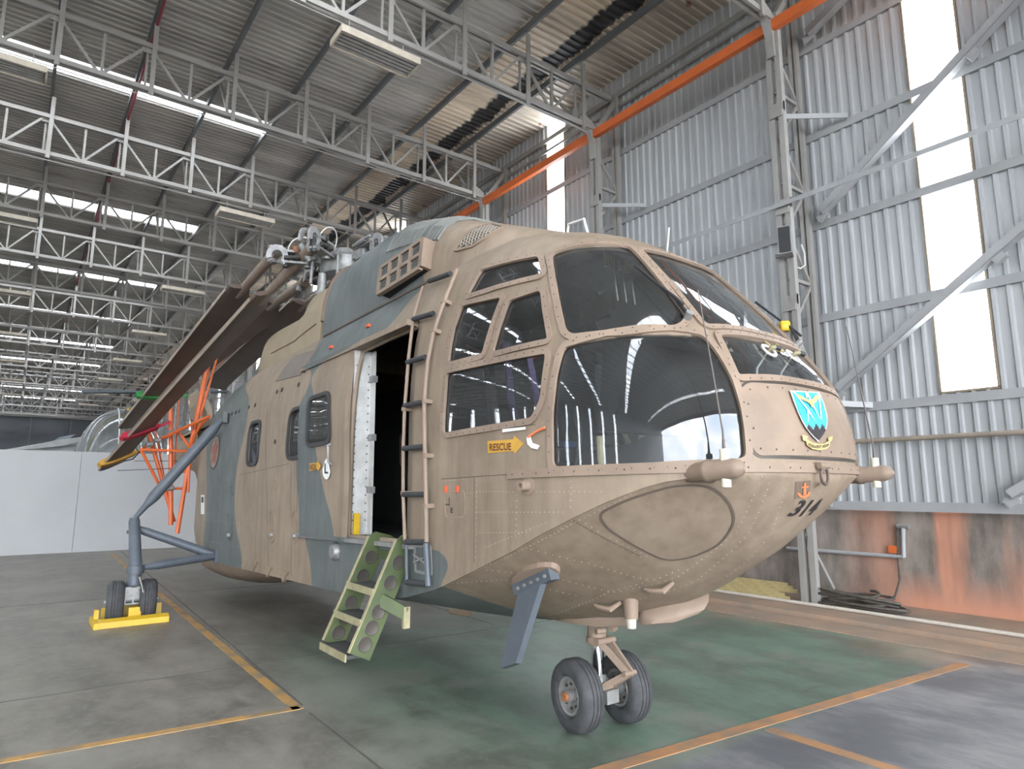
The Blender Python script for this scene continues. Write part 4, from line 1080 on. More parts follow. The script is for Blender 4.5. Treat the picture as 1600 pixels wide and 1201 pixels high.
# ---- tail rotor and fin
fin = MB(); fin.prism([V((-.08, 16.6, 3.2)), V((-.08, 17.6, 3.3)), V((-.08, 18.6, 5.3)), V((-.08, 17.9, 5.3)), V((-.08, 17.0, 4.2))], (.16, 0, 0)); fin.build('tail_fin', CAMO, HELI)
TRC = ls(316, 615, 15.6); TB_ = mat('cream tail blade', (.55, .44, .28), .5, 0, .12, 3)
th_ = MB(); th_.lathe([(.001, -.16), (.1, -.16), (.13, -.06), (.13, .1), (.05, .16), (.001, .16)], TRC, (1, -.4, 0), 18); tro = th_.build('tail_rotor_hub', GREY, HELI)
tax = V((1, -.45, 0)).normalized(); tu = V((0, 0, 1)); tv = tax.cross(tu)
for k in range(5):
    a = math.radians(90 + 72 * k + 108); d = tu * math.sin(a) + tv * math.cos(a); e = tax.cross(d).normalized(); rings = []
    for t, wd in ((.14, .05), (.26, .10), (.36, .15), (.9, .15), (.97, .13), (1.0, .08)):
        c = TRC + d * (1.15 * t); rings.append([c + e * wd, c + tax * .02 + e * wd * .3, c - e * wd, c - tax * .02 - e * wd * .2])
    b = MB(); b.loft(rings, True, True); b.build('tail_rotor_blade', TB_, tro)

# ---- belly keel under the rear hull
kr = []
for s, wd, zb in ((8.9, .5, .66), (9.3, .75, .55), (9.8, .9, .46), (10.5, .97, .38), (11.2, .98, .35), (11.9, .96, .37), (12.35, .9, .44), (12.6, .8, .54), (12.7, .5, .68)):
    kr.append([V((wd * math.cos(a) if True else 0, s, max(.80, zb) + (zb - .80) * math.sin(a) ** .8 if math.sin(a) > 0 else .80)) for a in [math.pi * i / 16 for i in range(17)]])
km = MB(); km.loft(kr, False); km.add(kr[-1], [tuple(range(17))]); km.build('belly_keel', TAN, HELI)

# ---- landing gear
def wheel(c, axis, r, wd, parent, name='tyre'):
    axis = V(axis).normalized(); w2 = wd / 2
    t = MB(); t.lathe([(r * .52, -w2 * .72), (r * .6, -w2 * .95), (r * .8, -w2), (r * .93, -w2 * .82), (r * .985, -w2 * .5), (r, -w2 * .44), (r, -w2 * .40), (r * .965, -w2 * .36), (r * .965, -w2 * .30), (r, -w2 * .26), (r, -.01), (r * .965, -.006), (r * .965, .006), (r, .01),
        (r, w2 * .26), (r * .965, w2 * .30), (r * .965, w2 * .36), (r, w2 * .40), (r, w2 * .44), (r * .985, w2 * .5), (r * .93, w2 * .82), (r * .8, w2), (r * .6, w2 * .95), (r * .52, w2 * .72)], c, axis, 40)
    o = t.build(name, RUBBER, parent)
    return o
def rim(c, axis, r, wd, parent, hubm):
    w2 = wd / 2; axis = V(axis).normalized()
    for sg in (-1, 1):
        m = MB(); ax = axis * sg
        m.lathe([(r * .54, w2 * .70), (r * .50, w2 * .82), (r * .44, w2 * .78), (r * .40, w2 * .45), (r * .18, w2 * .45), (r * .17, w2 * .95), (r * .10, w2 * 1.0), (.001, w2 * 1.0)], c, ax, 28)
        m.build('wheel_rim', GREY, parent)
        m = MB()
        for k in range(8):
            a = 2 * math.pi * k / 8; u_ = ax.cross(V((0, 0, 1))).normalized(); v_ = ax.cross(u_)
            m.tube(V(c) + (u_ * math.cos(a) + v_ * math.sin(a)) * r * .33 + ax * w2 * .45, V(c) + (u_ * math.cos(a) + v_ * math.sin(a)) * r * .33 + ax * w2 * .6, .011, n=6)
        tag(m.build('rim_bolts', BOLT, parent), kind='stuff')
    m = MB(); m.tube(V(c) - axis * w2 * 1.25, V(c) + axis * w2 * 1.25, r * .12, n=12); m.build('axle_nut', hubm, parent)
RUSTO = mat('rust orange metal', (.38, .15, .06), .7, .2, .25, 12)
CHROME = mat('bright oleo', (.75, .76, .78), .12, 1, .03, 5)
# nose gear
wl, wr = toL((3.335, 3.66, .25)), toL((3.755, 3.60, .25)); axn_ = (wr - wl).normalized(); mid = (wl + wr) / 2
topg = V((0, 3.66, .86)); ng = MB(); ng.tube(V((0, 3.65, .44)) + V((0, 0, .12)), topg, .066, .075, 18); ng.tube(V((0, 3.65, .58)), V((0, 3.65, .62)), .085, n=18).tube(V((0, 3.65, .70)), V((0, 3.65, .73)), .082, n=18)
for sx in (-1, 1): ng.tube(V((sx * .03, 3.54, .68)), V((sx * .1, 3.56, .68)), .022, n=10)
gear = ng.build('nose_gear_leg', TAN, HELI)
MB().tube(V((0, 3.65, .22)), V((0, 3.65, .60)), .045, n=18).build('oleo', CHROME, gear)
ax_ = MB(); ax_.tube(wl, wr, .032, n=12).lathe([(.001, -.06), (.07, -.06), (.075, .05), (.05, .09), (.001, .09)], V((0, 3.65, mid.z + .02)), (0, 0, 1), 16).box(V((.0, 3.56, mid.z - .02)), (.12, .10, .09)); ax_.build('axle', GREY, gear)
sc1 = MB(); kx = V((.06, 3.40, .40))
for sx in (-1, 1):
    sc1.bar(V((sx * .05, 3.58, .60)), kx + V((sx * .02, 0, 0)), .022, .045); sc1.bar(kx + V((sx * .02, 0, 0)), V((sx * .05, 3.58, mid.z + .03)), .022, .045)
sc1.tube(kx - V((.06, 0, 0)), kx + V((.06, 0, 0)), .018, n=10).tube(V((-.09, 3.57, .60)), V((.09, 3.57, .60)), .024, n=10).tube(V((-.08, 3.57, mid.z + .03)), V((.08, 3.57, mid.z + .03)), .022, n=10)
sc1.build('scissor_link', TAN, gear)
for c in (wl, wr):
    t_ = wheel(c, axn_, .248, .18, gear); rim(c, axn_, .248, .18, gear, RUSTO)
# fairing where the leg leaves the hull
nf = MB(); nr = []
for z, k in ((1.02, 1.15), (.86, 1.08), (.78, 1.0), (.74, .90), (.73, .6)):
    nr.append([V((math.cos(a) * .30 * k, 3.72 + math.sin(a) * .42 * k, z)) for a in [2 * math.pi * i / 24 for i in range(24)]])
nf.loft(nr, True, True); nf.build('leg_fairing', TAN, HELI)
# lamp housing and drain below the bow
lp = MB(); lp.prism([V((-.42, 2.72, 1.0)), V((-.42, 2.55, .93)), V((-.42, 2.60, .84)), V((-.42, 3.2, .74)), V((-.42, 3.3, .9))], (.84, 0, 0))
lp = MB(); rg = []
for t, h, wd in ((0, .02, .02), (.12, .075, .09), (.5, .10, .11), (.88, .085, .10), (1, .02, .02)):
    c = V((-.16 + .28 * t, 3.06 - .28 * t, .87 + .10 * t)); rg.append([c + V((math.cos(a) * wd * .6, math.sin(a) * wd, -math.sin(a) * 0 + math.cos(a) * h)) for a in [2 * math.pi * i / 12 for i in range(12)]])
lp.loft(rg, True, True); lp.build('belly_light_housing', TAN, HELI)
dp, dn = hit(985, 940)
dr = MB(); dr.tube(dp + V((0, 0, .06)), dp - V((0, 0, .10)), .055, .045, 16); dro = dr.build('drain_stub', TAN, HELI)
MB().tube(dp - V((0, 0, .10)), dp - V((0, 0, .16)), .034, .03, 14).build('clear_cap', mat('cloudy plastic', (.52, .50, .42), .3), dro)
for u, v in ((950, 940), (1030, 912)):
    p, n = hit(u, v); a = V((-.25, .93, 0)); a = (a - n * a.dot(n)).normalized(); m = MB(); m.path([p - a * .09 + n * .012, p - a * .02 + n * .05, p + a * .06 + n * .03, p + a * .10 + n * .008], [.012, .02, .016, .008], 8); m.build('cleat', TAN, HELI)

# main gear, starboard and its mirror
def main_gear(sgn):
    def X(p): return V((sgn * abs(p.x), p.y, p.z)) if sgn > 0 else p
    foot = toL((1.36, 10.02, 0)); zc = foot.z + .262
    top = X(lx(210, 812, foot.x)); low = X(lx(212, 888, foot.x)); base = X(V((foot.x, foot.y, zc + .12)))
    leg = MB(); leg.path([top + V((0, 0, .03)), top - V((0, 0, .02)), low, low - V((0, 0, .2))], [.055, .07, .075, .075], 18)
    leg.tube(low + V((0, 0, .04)), low - V((0, 0, .06)), .10, n=18).tube(top - V((0, 0, .18)), top - V((0, 0, .14)), .082, n=18).tube(base + V((0, 0, .10)), low - V((0, 0, .15)), .085, n=18)
    L_ = leg.build('main_gear_leg', BLUEGR, HELI)
    MB().tube(base - V((0, 0, .05)), low - V((0, 0, .12)), .045, n=16).build('oleo', CHROME, L_)
    g = MB(); g.box(base - V((0, .05, .02)), (.20, .10, .16)); 
    for i in range(3): g.box(base + V((-.09 + .09 * i, -.10, -.05)), (.015, .02, .22))
    for i in range(3): g.box(base + V((0, -.10, .05 - .1 * i)), (.2, .02, .015))
    g.build('brake_frame', GREY, L_)
    g = MB(); g.path([low - V((-.04 * 1, .08, .1)), low - V((-.10, .10, .3)), base + V((.06, -.1, .02))], .012, 6); g.build('brake_hose', GREY, L_)
    c0, c1 = base + V((-.185, 0, -.12)), base + V((.185, 0, -.12))
    MB().tube(c0, c1, .035, n=12).build('axle', GREY, L_)
    for c in (c0, c1): wheel(c, (1, -.12 * -sgn, 0), .262, .20, L_); rim(c, (1, -.12 * -sgn, 0), .262, .20, L_, SILV)
    up = X(lx(350, 652, -1.13)); m = MB(); a, b_ = top + V((-.0 * sgn, 0, .02)), up
    m.path([a, a.lerp(b_, .12), a.lerp(b_, .2), a.lerp(b_, .86), a.lerp(b_, .95), b_], [.03, .045, .075, .075, .04, .03], 16); m.build('diagonal_strut', BLUEGR, HELI)
    fit = X(lx(338, 868, -1.13)); m = MB()
    a = top - V((0, 0, .10)); m.path([a, a.lerp(fit, .15), a.lerp(fit, .8), fit], [.04, .055, .06, .045], 14); m.build('upper_side_strut', BLUEGR, HELI)
    m = MB(); a = low; m.path([a, a.lerp(fit, .12), a.lerp(fit, .25), a.lerp(fit, .85), fit], [.03, .035, .055, .055, .045], 14); m.build('lower_side_strut', BLUEGR, HELI)
    m = MB(); m.box(fit + V((-.02 * sgn, 0, 0)), (.10, .14, .18)); m.build('strut_bracket', BLUEGR, HELI)
    m = MB(); m.box(up + V((0, 0, 0)), (.06, .16, .16)); m.build('strut_bracket', CAMO, HELI)
    return base
MGB = main_gear(-1); main_gear(1)

# ---- hull fittings: rung ladder beside the doorway
def off(px, d): 
    p, n = hit(*px); return p + n * d
railL = [off(q, .055) for q in ((668, 455), (655, 500), (648, 560), (642, 640), (640, 700), (640, 772), (643, 846))]
railR = [off(q, .055) for q in ((722, 429), (705, 472), (687, 522), (678, 568), (673, 628), (674, 700), (676, 772), (677, 846))]
MB().path(railL, .014, 8).build('ladder_rail', TAN, HELI); MB().path(railR, .016, 8).build('ladder_rail', TAN, HELI)
lowL, lowR = [off(q, .055) for q in ((645, 850), (646, 910))], [off(q, .055) for q in ((676, 848), (680, 914))]
MB().path(lowL, .014, 8).build('ladder_rail', BLUEGR, HELI); MB().path(lowR, .022, 8).build('ladder_rail', BLUEGR, HELI)
RUNG = mat('black rung tape', (.035, .036, .04), .8, 0, .2, 20)
for a, b_ in (((678, 446), (712, 434)), ((655, 503), (686, 494)), ((646, 568), (674, 560)), ((642, 635), (672, 629)), ((641, 701), (672, 698)), ((641, 772), (674, 772)), ((644, 846), (676, 846)), ((646, 908), (678, 911))):
    MB().tube(off(a, .055), off(b_, .055), .021, n=10).build('rung', RUNG, HELI)
for q in ((703, 475), (687, 520), (673, 628), (675, 712), (676, 790), (655, 500), (642, 640), (641, 770)):
    p, n = hit(*q); MB().bar(p, p + n * .07, .05, .03).build('rail_bracket', TAN, HELI)
# recessed step below the doorway
stp = hits([(650, 855), (672, 855), (674, 895), (651, 890)])
ring(MB(), dense(stp, .02), .02, .01).build('step_frame', GREY, HELI)
for t in (.3, .65): MB().bar(stp[0].lerp(stp[3], t) + V((-.02, 0, 0)), stp[1].lerp(stp[2], 1 - t) + V((-.02, 0, 0)), .018, .014).build('step_bar', GREY, HELI)

# ---- nose fittings
WHP = mat('cream insulator', (.62, .58, .45), .5, 0, .1, 8)
def nose_pod(sgn):
    x = .80; c0, c1 = V((sgn * x, 2.40, 1.735)), V((sgn * (x - .0), 1.805, 1.765)); d = (c1 - c0)
    m = MB(); m.path([c0, c0 + d * .25, c0 + d * .62, c0 + d * .64, c0 + d * .68, c0 + d * .70, c0 + d * .9, c0 + d * .96, c1], [.02, .04, .052, .058, .058, .050, .050, .04, .012], 16)
    o = m.build('antenna_pod', TAN, HELI); q = c0 + d * .82
    MB().tube(q - V((0, 0, .085)), q + V((0, 0, .10)), .024, n=12).build('insulator', WHP, o)
    MB().path([q + V((0, 0, .10)), q + V((0, 0, .18)), q + V((-.01, .03, .5)), q + V((-.02 * 1, .08, .93 if sgn < 0 else .98))], [.010, .005, .0045, .003], 6).build('whip_antenna', mat('dark brown wire', (.10, .085, .075), .6), o)
nose_pod(-1); nose_pod(1)
p, n = hit(1276, 728)
m = MB(); m.tube(p + V((-.05, 0, 0)) + n * .04, p + V((.05, 0, 0)) + n * .04, .016, n=10).box(p + n * .02, (.07, .05, .04)); sh = m.build('tow_lug', TAN, HELI)
m = MB(); m.path([p + n * .04 + V((math.sin(a) * .038, 0, -.052 + math.cos(a) * .048)) for a in [2 * math.pi * i / 16 for i in range(17)]], .009, 8); m.build('shackle', mat('brown shackle', (.12, .09, .075), .5, .3), sh)
# windscreen wipers
def wiper(base, tip, mid, sgn):
    def S(q): return V((-q.x, q.y, q.z)) if sgn else q
    b, t, c = off(base, .04), off(tip, .045), off(mid, .07)
    m = MB(); m.path([S(b), S(c), S(c.lerp(t, .15))], [.014, .009, .006], 8); o = m.build('wiper_arm', BLACK, HELI)
    d = (t - c); m = MB(); m.path([S(c - d * .25), S(c - d * .1 + V((0, 0, .008))), S(c + d * .4), S(t)], .009, 6); m.build('wiper_blade', BLACK, o)
    m = MB(); pp, nn = hit(*base); m.tube(S(pp), S(pp + nn * .06), .022, n=12); m.build('wiper_pivot', GREY, o)
wiper((1072, 500), (990, 425), (1045, 478), 0); wiper((1072, 500), (990, 425), (1045, 478), 1)
p, n = hit(1036, 470); p = V((-p.x, p.y, p.z)); n = V((-n.x, n.y, n.z)); 
m = MB(); pad(m, p + n * .05, (.09, .07, .07)); m.build('yellow_cover', YELLOW, HELI)
# round washers and sight on the lower centre pane
for x in (-.13, .13):
    q, nn = near(V((x, 2.03, 2.46))); m = MB(); m.lathe([(.035, .004), (.055, .004), (.055, .012), (.035, .012), (.035, .004)], q, nn, 24); r = m.build('white_ring', WHITE, HELI)
    MB().path([q, q + nn * .03, q + nn * .05 + V((.02, 0, -.01))], [.013, .013, .014], 10).build('vent_nozzle', mat('olive nozzle', (.25, .22, .13), .5), r)
    MB().tube(q + nn * .05 + V((.02, 0, -.01)), q + nn * .07 + V((.045, 0, -.035)), .014, n=10).build('nozzle_tip', BLACK, r)
    MB().path([q - nn * .01, q - nn * .03 + V((-.06, .02, -.08)), q - nn * .03 + V((-.05, .04, -.2))], .006, 6).build('white_lead', WHITE, r)
def flat_ring(c, w_, h_, t, m, name, parent=None):
    q, nn = near(c); up = (V((0, 0, 1)) - nn * nn.z).normalized(); ri = up.cross(nn)
    for a, b_, s_ in ((-w_, 0, 'v'), (w_, 0, 'v'), (0, -h_, 'h'), (0, h_, 'h')):
        e = q + ri * a + up * b_; d = up * h_ if s_ == 'v' else ri * w_
        MB().bar(e - d, e + d, t, .008, nn).build(name, m, HELI)
flat_ring(V((.02, 2.10, 2.52)), .06, .05, .022, mat('olive brown tape', (.33, .27, .13), .6), 'sight_plate')
m = MB(); m.tube(V((0, 2.83, 3.34)), V((0, 2.80, 3.52)), .012, n=8); m.build('temperature_probe', GREY, HELI)

# ---- slate blue blade aerial under the bow
p, n = hit(836, 896); tip0, tip1 = lx(786, 1044, p.x - .10), lx(810, 1036, p.x - .10)
b0, b1 = hit(812, 908)[0] + n * .03, hit(864, 884)[0] + n * .03
w0, w1 = lx(817, 912, b0.x), lx(856, 890, b1.x)
th_n = (b1 - b0).cross(tip0 - b0).normalized() * .022
def four(a, b_, c, d): return [a, b_, c, d]
m = MB(); m.prism([V(q) - th_n for q in (w0, w1, tip1, tip0)], th_n * 2); ae = m.build('blade_aerial', BLUEGR, HELI)
m = MB(); m.bar(b0 - (b1 - b0) * .05 - V((0, 0, .02)), b1 + (b1 - b0) * .05 - V((0, 0, .02)), .07, .075); m.build('aerial_flange', BLUEGR, ae)
fp = []
for i in range(20):
    a = 2 * math.pi * i / 20; q = (b0 + b1) / 2 + (b1 - b0) * (.62 * math.cos(a)) + n.cross(b1 - b0).normalized() * .10 * math.sin(a); fp.append(near(q)[0])
m = MB(); m.prism([q - n * .01 for q in fp], n * .045); m.build('aerial_pad', TAN, HELI)
for i in range(5):
    q = b0.lerp(b1, .1 + .2 * i) + V((-.036, -.01, -.02)); m = MB(); m.tube(q, q + V((-.012, 0, 0)), .011, n=8); m.build('flange_bolt', GREY, ae)

# ---- markings (paint films lying on the skin)
def film(px, m, lift, name, parent=None, bvh=None, extra=0):
    P = []
    for q in px:
        a, nn = hit(*q, bvh)
        if a is None: continue
        P.append(a + nn * (lift + extra))
    o = MB().add(P, [tuple(range(len(P)))]).build(name, m, parent or HELI, False)
    if parent and parent is not HELI: o.location = (0, 0, 0)
    return o
def text_mesh(body, size=1.0, shear=0):
    cu = bpy.data.curves.new('lettering', 'FONT'); cu.body = body; cu.size = size; cu.shear = shear; cu.align_x = 'CENTER'; cu.align_y = 'CENTER'; cu.resolution_u = 3; cu.offset = .018 * size
    o = bpy.data.objects.new('lettering', cu); COL.objects.link(o); dg = bpy.context.evaluated_depsgraph_get(); dg.update()
    me = o.evaluated_get(dg).to_mesh(); vs = [V(v.co) for v in me.vertices]; fs = [tuple(p.vertices) for p in me.polygons]; o.evaluated_get(dg).to_mesh_clear()
    bpy.data.objects.remove(o); bpy.data.curves.remove(cu)
    return vs, fs
def px_text(body, fn, m, lift, name, extra=0, bold=False):
    vs, fs = text_mesh(body); x0, x1 = min(v.x for v in vs), max(v.x for v in vs); y0, y1 = min(v.y for v in vs), max(v.y for v in vs); P = []
    for v in vs:
        a, nn = hit(*fn((v.x - x0) / (x1 - x0), (v.y - y0) / (y1 - y0))); P.append(a + nn * (lift + extra))
    return MB().add(P, fs).build(name, m, HELI, False)
def surf_text(body, px, size, m, lift, name, shear=0, wscale=1.0):
    c, nn = hit(*px); up = (V((0, 0, 1)) - nn * nn.z).normalized(); ri = up.cross(nn).normalized(); vs, fs = text_mesh(body, size, shear); P = []
    for v in vs:
        r = BVH.ray_cast(c + ri * v.x * wscale + up * v.y + nn * .3, -nn); q = r[0] if r[0] is not None else c + ri * v.x + up * v.y; P.append(q + (r[1] if r[0] is not None else nn) * lift)
    return MB().add(P, fs).build(name, m, HELI, False)
YEL = mat('yellow marking', (.55, .31, .045), .5, 0, .08, 8); INK = mat('black marking', (.022, .02, .022), .5, 0, .1, 8); DKRED = mat('brown red lettering', (.10, .02, .01), .5)
LBLUE = mat('sky blue marking', (.05, .42, .75), .4, 0, .05, 8); WMARK = mat('white marking', (.80, .80, .78), .45, 0, .05, 8); GOLD = mat('gold marking', (.45, .36, .16), .5, 0, .1, 8)
OMARK = mat('orange marking', (.70, .20, .08), .5, 0, .08, 8)
arrow = film([(762.4, 689), (803, 686), (803.6, 680), (819, 692.5), (805, 709), (803.6, 704.5), (763, 708)], YEL, .004, 'rescue_arrow')
px_text('RESCUE', lambda x, y: (766 + 34 * x, 704.5 - 1.5 * x - 11.5 * y), DKRED, .007, 'rescue_lettering')
film(DXY([(488, 725), (500, 724), (500.5, 720.5), (506.5, 729), (501.5, 737.5), (501, 734), (488, 737)]), YEL, .088, 'door_rescue_arrow')
px_text('RESCUE', lambda x, y: (498 + 10.5 * x, 733.5 - .5 * x - 8 * y), DKRED, .092, 'door_rescue_lettering')
egg = [(524 + 5.6 * math.sin(a) * (1.15 if math.cos(a) < 0 else .95 - .25 * math.cos(a)), 733 - 16 * math.cos(a)) for a in [2 * math.pi * i / 24 for i in range(24)]]
film(egg, WMARK, .088, 'door_sticker'); px_text('L', lambda x, y: (521.5 + 6 * x, 740 - 16 * y), INK, .092, 'sticker_letter')
film([(314.5, 773), (320, 773), (320, 803), (314.5, 803)], WMARK, .006, 'paper_notice'); film([(315.5, 776), (319, 776), (319, 785), (315.5, 785)], INK, .009, 'notice_picture')
film([(788.6, 670.5), (825, 667), (825.4, 671), (789, 675.5)], WMARK, .02, 'white_placard'); px_text('EMERGENCY RELEASE', lambda x, y: (791 + 31 * x, 673.6 - 3.2 * x - 1.8 * y), INK, .022, 'placard_lettering') if False else None
px_text('E', lambda x, y: (704.5 + 4 * x, 801 - 8 * y), INK, .003, 'hatch_letter'); film([(695, 787), (702, 787), (702, 789), (695, 789)], INK, .003, 'hatch_mark'); film([(702, 777), (703, 777), (703, 791), (702, 791)], INK, .003, 'hatch_mark')
# strap and white tag at the window corner
sp = [off(q, .02) for q in ((855, 668), (842, 674), (829, 683))]; MB().path(sp, .008, 6).build('orange_strap', OMARK, HELI)
film([(826, 683), (833, 682), (836, 692), (847, 696), (844, 702), (834, 700), (828, 694)], WMARK, .02, 'white_tag')
# nose crest
cx = lambda x, y: (1200 + x / 9.236, 590 + y / 9.236)
def crest(pts, m, lift, name): return film([cx(*q) for q in pts], m, lift, name)
out_ = [(270, 210), (690, 235), (720, 290), (762, 400), (800, 560), (806, 640), (790, 730), (745, 820), (675, 928), (600, 860), (500, 740), (440, 640), (385, 520), (330, 380)]
crest(out_, WMARK, .022, 'crest_border')
cc = V((560, 500)); shr = lambda k: [tuple(V(q).lerp(V((565, 500)), k)) for q in out_]
crest([(300, 228), (680, 250), (708, 300), (748, 405), (785, 560), (792, 640), (778, 735), (715, 668), (690, 740), (625, 668), (600, 745), (520, 675), (505, 722), (450, 632), (397, 515), (343, 380)], LBLUE, .0245, 'crest_field')
crest([(520, 690), (600, 762), (628, 685), (692, 760), (716, 685), (776, 755), (745, 812), (676, 914), (605, 850), (508, 735)], INK, .0245, 'crest_mountain')
for poly in ([(300, 225), (330, 228), (480, 430), (525, 480), (620, 640), (525, 520), (520, 660), (505, 480), (470, 440)], [(470, 232), (515, 235), (590, 400), (705, 640), (590, 440), (520, 300), (500, 330)], [(655, 245), (685, 250), (700, 400), (715, 630), (700, 600), (680, 400)]):
    crest(poly, WMARK, .0265, 'crest_lightning')
crest([(340, 265), (430, 300), (510, 350), (535, 335), (560, 355), (585, 330), (620, 285), (665, 280), (672, 330), (640, 375), (600, 400), (605, 445), (565, 455), (545, 410), (490, 375), (420, 345), (370, 305)], GOLD, .0285, 'crest_eagle')
crest([(445, 830), (520, 850), (510, 890), (540, 915), (600, 945), (680, 960), (760, 950), (820, 915), (812, 870), (880, 840), (870, 905), (835, 935), (840, 985), (790, 1030), (690, 1048), (590, 1035), (510, 980), (498, 920), (450, 910)], GOLD, .022, 'crest_ribbon')
def rib(x, y):
    t = (x - .5) * 2; u = 672 + 150 * t; v = 1005 - 38 * t * t - 52 * (y - .5) * 1.0; return cx(u, v)
px_text('AQUILA PETIT ARDUA', rib, INK, .025, 'ribbon_lettering')
# bow number and anchor
film([(1243, 752), (1266, 750), (1264, 777), (1241, 778)], mat('dull patch', (.16, .115, .09), .6), .003, 'anchor_patch')
for poly in ([(1255, 754), (1258, 752.5), (1258.5, 772), (1253.5, 772)], [(1251, 759), (1262.5, 758), (1262.5, 760.5), (1251, 761.5)], [(1244, 769), (1248, 768.5), (1251, 772.5), (1256, 773), (1260.5, 771), (1261, 767.5), (1265, 767), (1263, 774), (1256, 777.5), (1248, 775.5)]):
    film(poly, OMARK, .006, 'anchor_mark')
surf_text('314', (1257, 795), .155, INK, .006, 'bow_number', .25)
# castle roundel on the rear flank
def disc(px, r, m, lift, name, k=28, fn=None):
    c, nn = hit(*px); up = (V((0, 0, 1)) - nn * nn.z).normalized(); ri = up.cross(nn).normalized(); P = []
    for i in range(k):
        a = 2 * math.pi * i / k; rr_ = r * (fn(a) if fn else 1); q, n2 = near(c + ri * math.cos(a) * rr_ + up * math.sin(a) * rr_); P.append(q + n2 * lift)
    return MB().add(P, [tuple(range(k))]).build(name, m, HELI, False)
disc((336, 706), .27, INK, .004, 'roundel_edge'); disc((336, 706), .235, mat('roundel tan', (.30, .23, .18), .5), .007, 'roundel_field')
disc((336, 706), .22, mat('roundel red', (.28, .09, .06), .5), .010, 'roundel_star', 40, lambda a: .62 + .38 * math.cos(5 * a) ** 2 if False else (.55 + .4 * abs(math.cos(2.5 * (a - math.pi / 2)))))
# small vents, lamps and recessed handles on the flank
for q in ((389, 636), (399, 633), (433, 612), (441, 609), (467, 601), (477, 597), (430, 690), (357, 648), (363, 646), (369, 644), (374, 642)):
    p, n = hit(*q); MB().lathe([(.001, 0), (.028, 0), (.03, .01), (.012, .012), (.001, .004)], p, n, 10).build('vent', BOLT, HELI)
for c, w_, h_ in (((425, 822), 4.5, 24), ((461, 823), 4.5, 24), ((358, 822), 4, 20)):
    px = [(c[0] + w_ * math.cos(a), c[1] + h_ * math.sin(a)) for a in [2 * math.pi * i / 18 for i in range(18)]]
    ring(MB(), dense(hits(px), .03), .02, .012).build('handle_recess', CAMO, HELI); p, n = hit(c[0], c[1] + 14); MB().lathe([(.001, 0), (.03, 0), (.02, .03), (.001, .03)], p, n, 12).build('handle_catch', GREY, HELI)
for q in ((430, 757), (363, 766)):
    p, n = hit(*q); MB().lathe([(.06, 0), (.075, 0), (.075, .008), (.06, .008), (.06, 0)], p, n, 18).build('filler_ring', CAMO, HELI); 
p, n = hit(526, 861); MB().lathe([(.001, 0), (.085, 0), (.085, .02), (.06, .05), (.001, .05)], p, n, 8).build('side_lamp', GREY, HELI)
for q in ((519, 543), (577, 510)):
    p, n = hit(*q); MB().box(p + n * .012, (.03, .06, .03)).build('red_cap', mat('red orange paint', (.6, .10, .04), .5), HELI)
gp = hits([(431, 596), (462, 555), (497, 546), (470, 586)])
bm_obj('grey_access_panel', clip_patch(hull2d(gp, poly_normal(gp)), poly_normal(gp)), mat('brown grey panel', (.15, .125, .105), .6), HELI, .006, .008)
for q in ((400, 884), (422, 893), (447, 901)):
    p, n = hit(q[0], q[1] - 4); MB().prism([p + V((-.02, -.10, .03)), p + V((-.02, .10, .03)), p + V((-.02, .10, -.04)), p + V((-.02, .05, -.09)), p + V((-.02, 0, -.05))], (.03, 0, 0)).build('tie_down_lug', CAMO, HELI)

# ------------------------------------------------------------------ boarding ladder hooked on the door sill
OLIVE = mat('olive green ladder paint', (.075, .10, .036), .5, 0, .2, 5, col2=(.05, .07, .026)); EDGE = mat('worn pale edge', (.30, .27, .16), .5, 0, .2, 12); TREAD = mat('dark tread', (.05, .052, .05), .9, 0, .2, 30)
tl, tr, bl, br_ = atx(578, 832, 2.34), atx(622, 838, 2.34), atx(505, 1000, 1.98), atx(545, 1020, 1.98)
LR = empty('boarding_ladder', (bl + br_) / 2); tag(LR, 'olive green metal boarding ladder hooked onto the helicopter door sill', 'ladder'); O_ = LR.location.copy()
xdir = (br_ - bl).normalized(); ydir = ((tl + tr) / 2 - (bl + br_) / 2).normalized(); ndir = xdir.cross(ydir).normalized(); Ll = ((tl + tr) / 2 - (bl + br_) / 2).length; Wd = (br_ - bl).length
if ndir.x > 0: ndir = -ndir
def LP(x, y, z): return xdir * (x * Wd / 2) + ydir * y - ndir * z
for sx in (-1, 1):
    m = MB(); dpt = .17
    prof = [(0, 0), (0, dpt), (Ll * .80, dpt), (Ll * .92, dpt * .7), (Ll * .99, dpt * .95), (Ll * 1.0, dpt * 1.5), (Ll * .955, dpt * 2.0), (Ll * .965, dpt * 2.1), (Ll * 1.045, dpt * 1.6), (Ll * 1.06, dpt * 1.0), (Ll * 1.03, dpt * .2), (Ll * .96, -.0)]
    m.prism([LP(sx, y, z) - xdir * .012 for y, z in prof], xdir * .024); st = m.build('stile', OLIVE, LR)
    m = MB(); m.bar(LP(sx, 0, -.004), LP(sx, Ll * .97, -.004), .026, .008); m.build('stile_edge', EDGE, st)
    for y in (.10, .235, .37, .62, .80):
        for sd in (-1, 1):
            m = MB(); m.lathe([(.001, .0), (.044, .0), (.05, .002), (.055, .0)], LP(sx, Ll * y, dpt / 2) + xdir * sd * .0125, xdir * sd, 18); m.build('hole_shade_disc', BOLT, st)  # stile is solid; a dark disc paints the shade of each hole
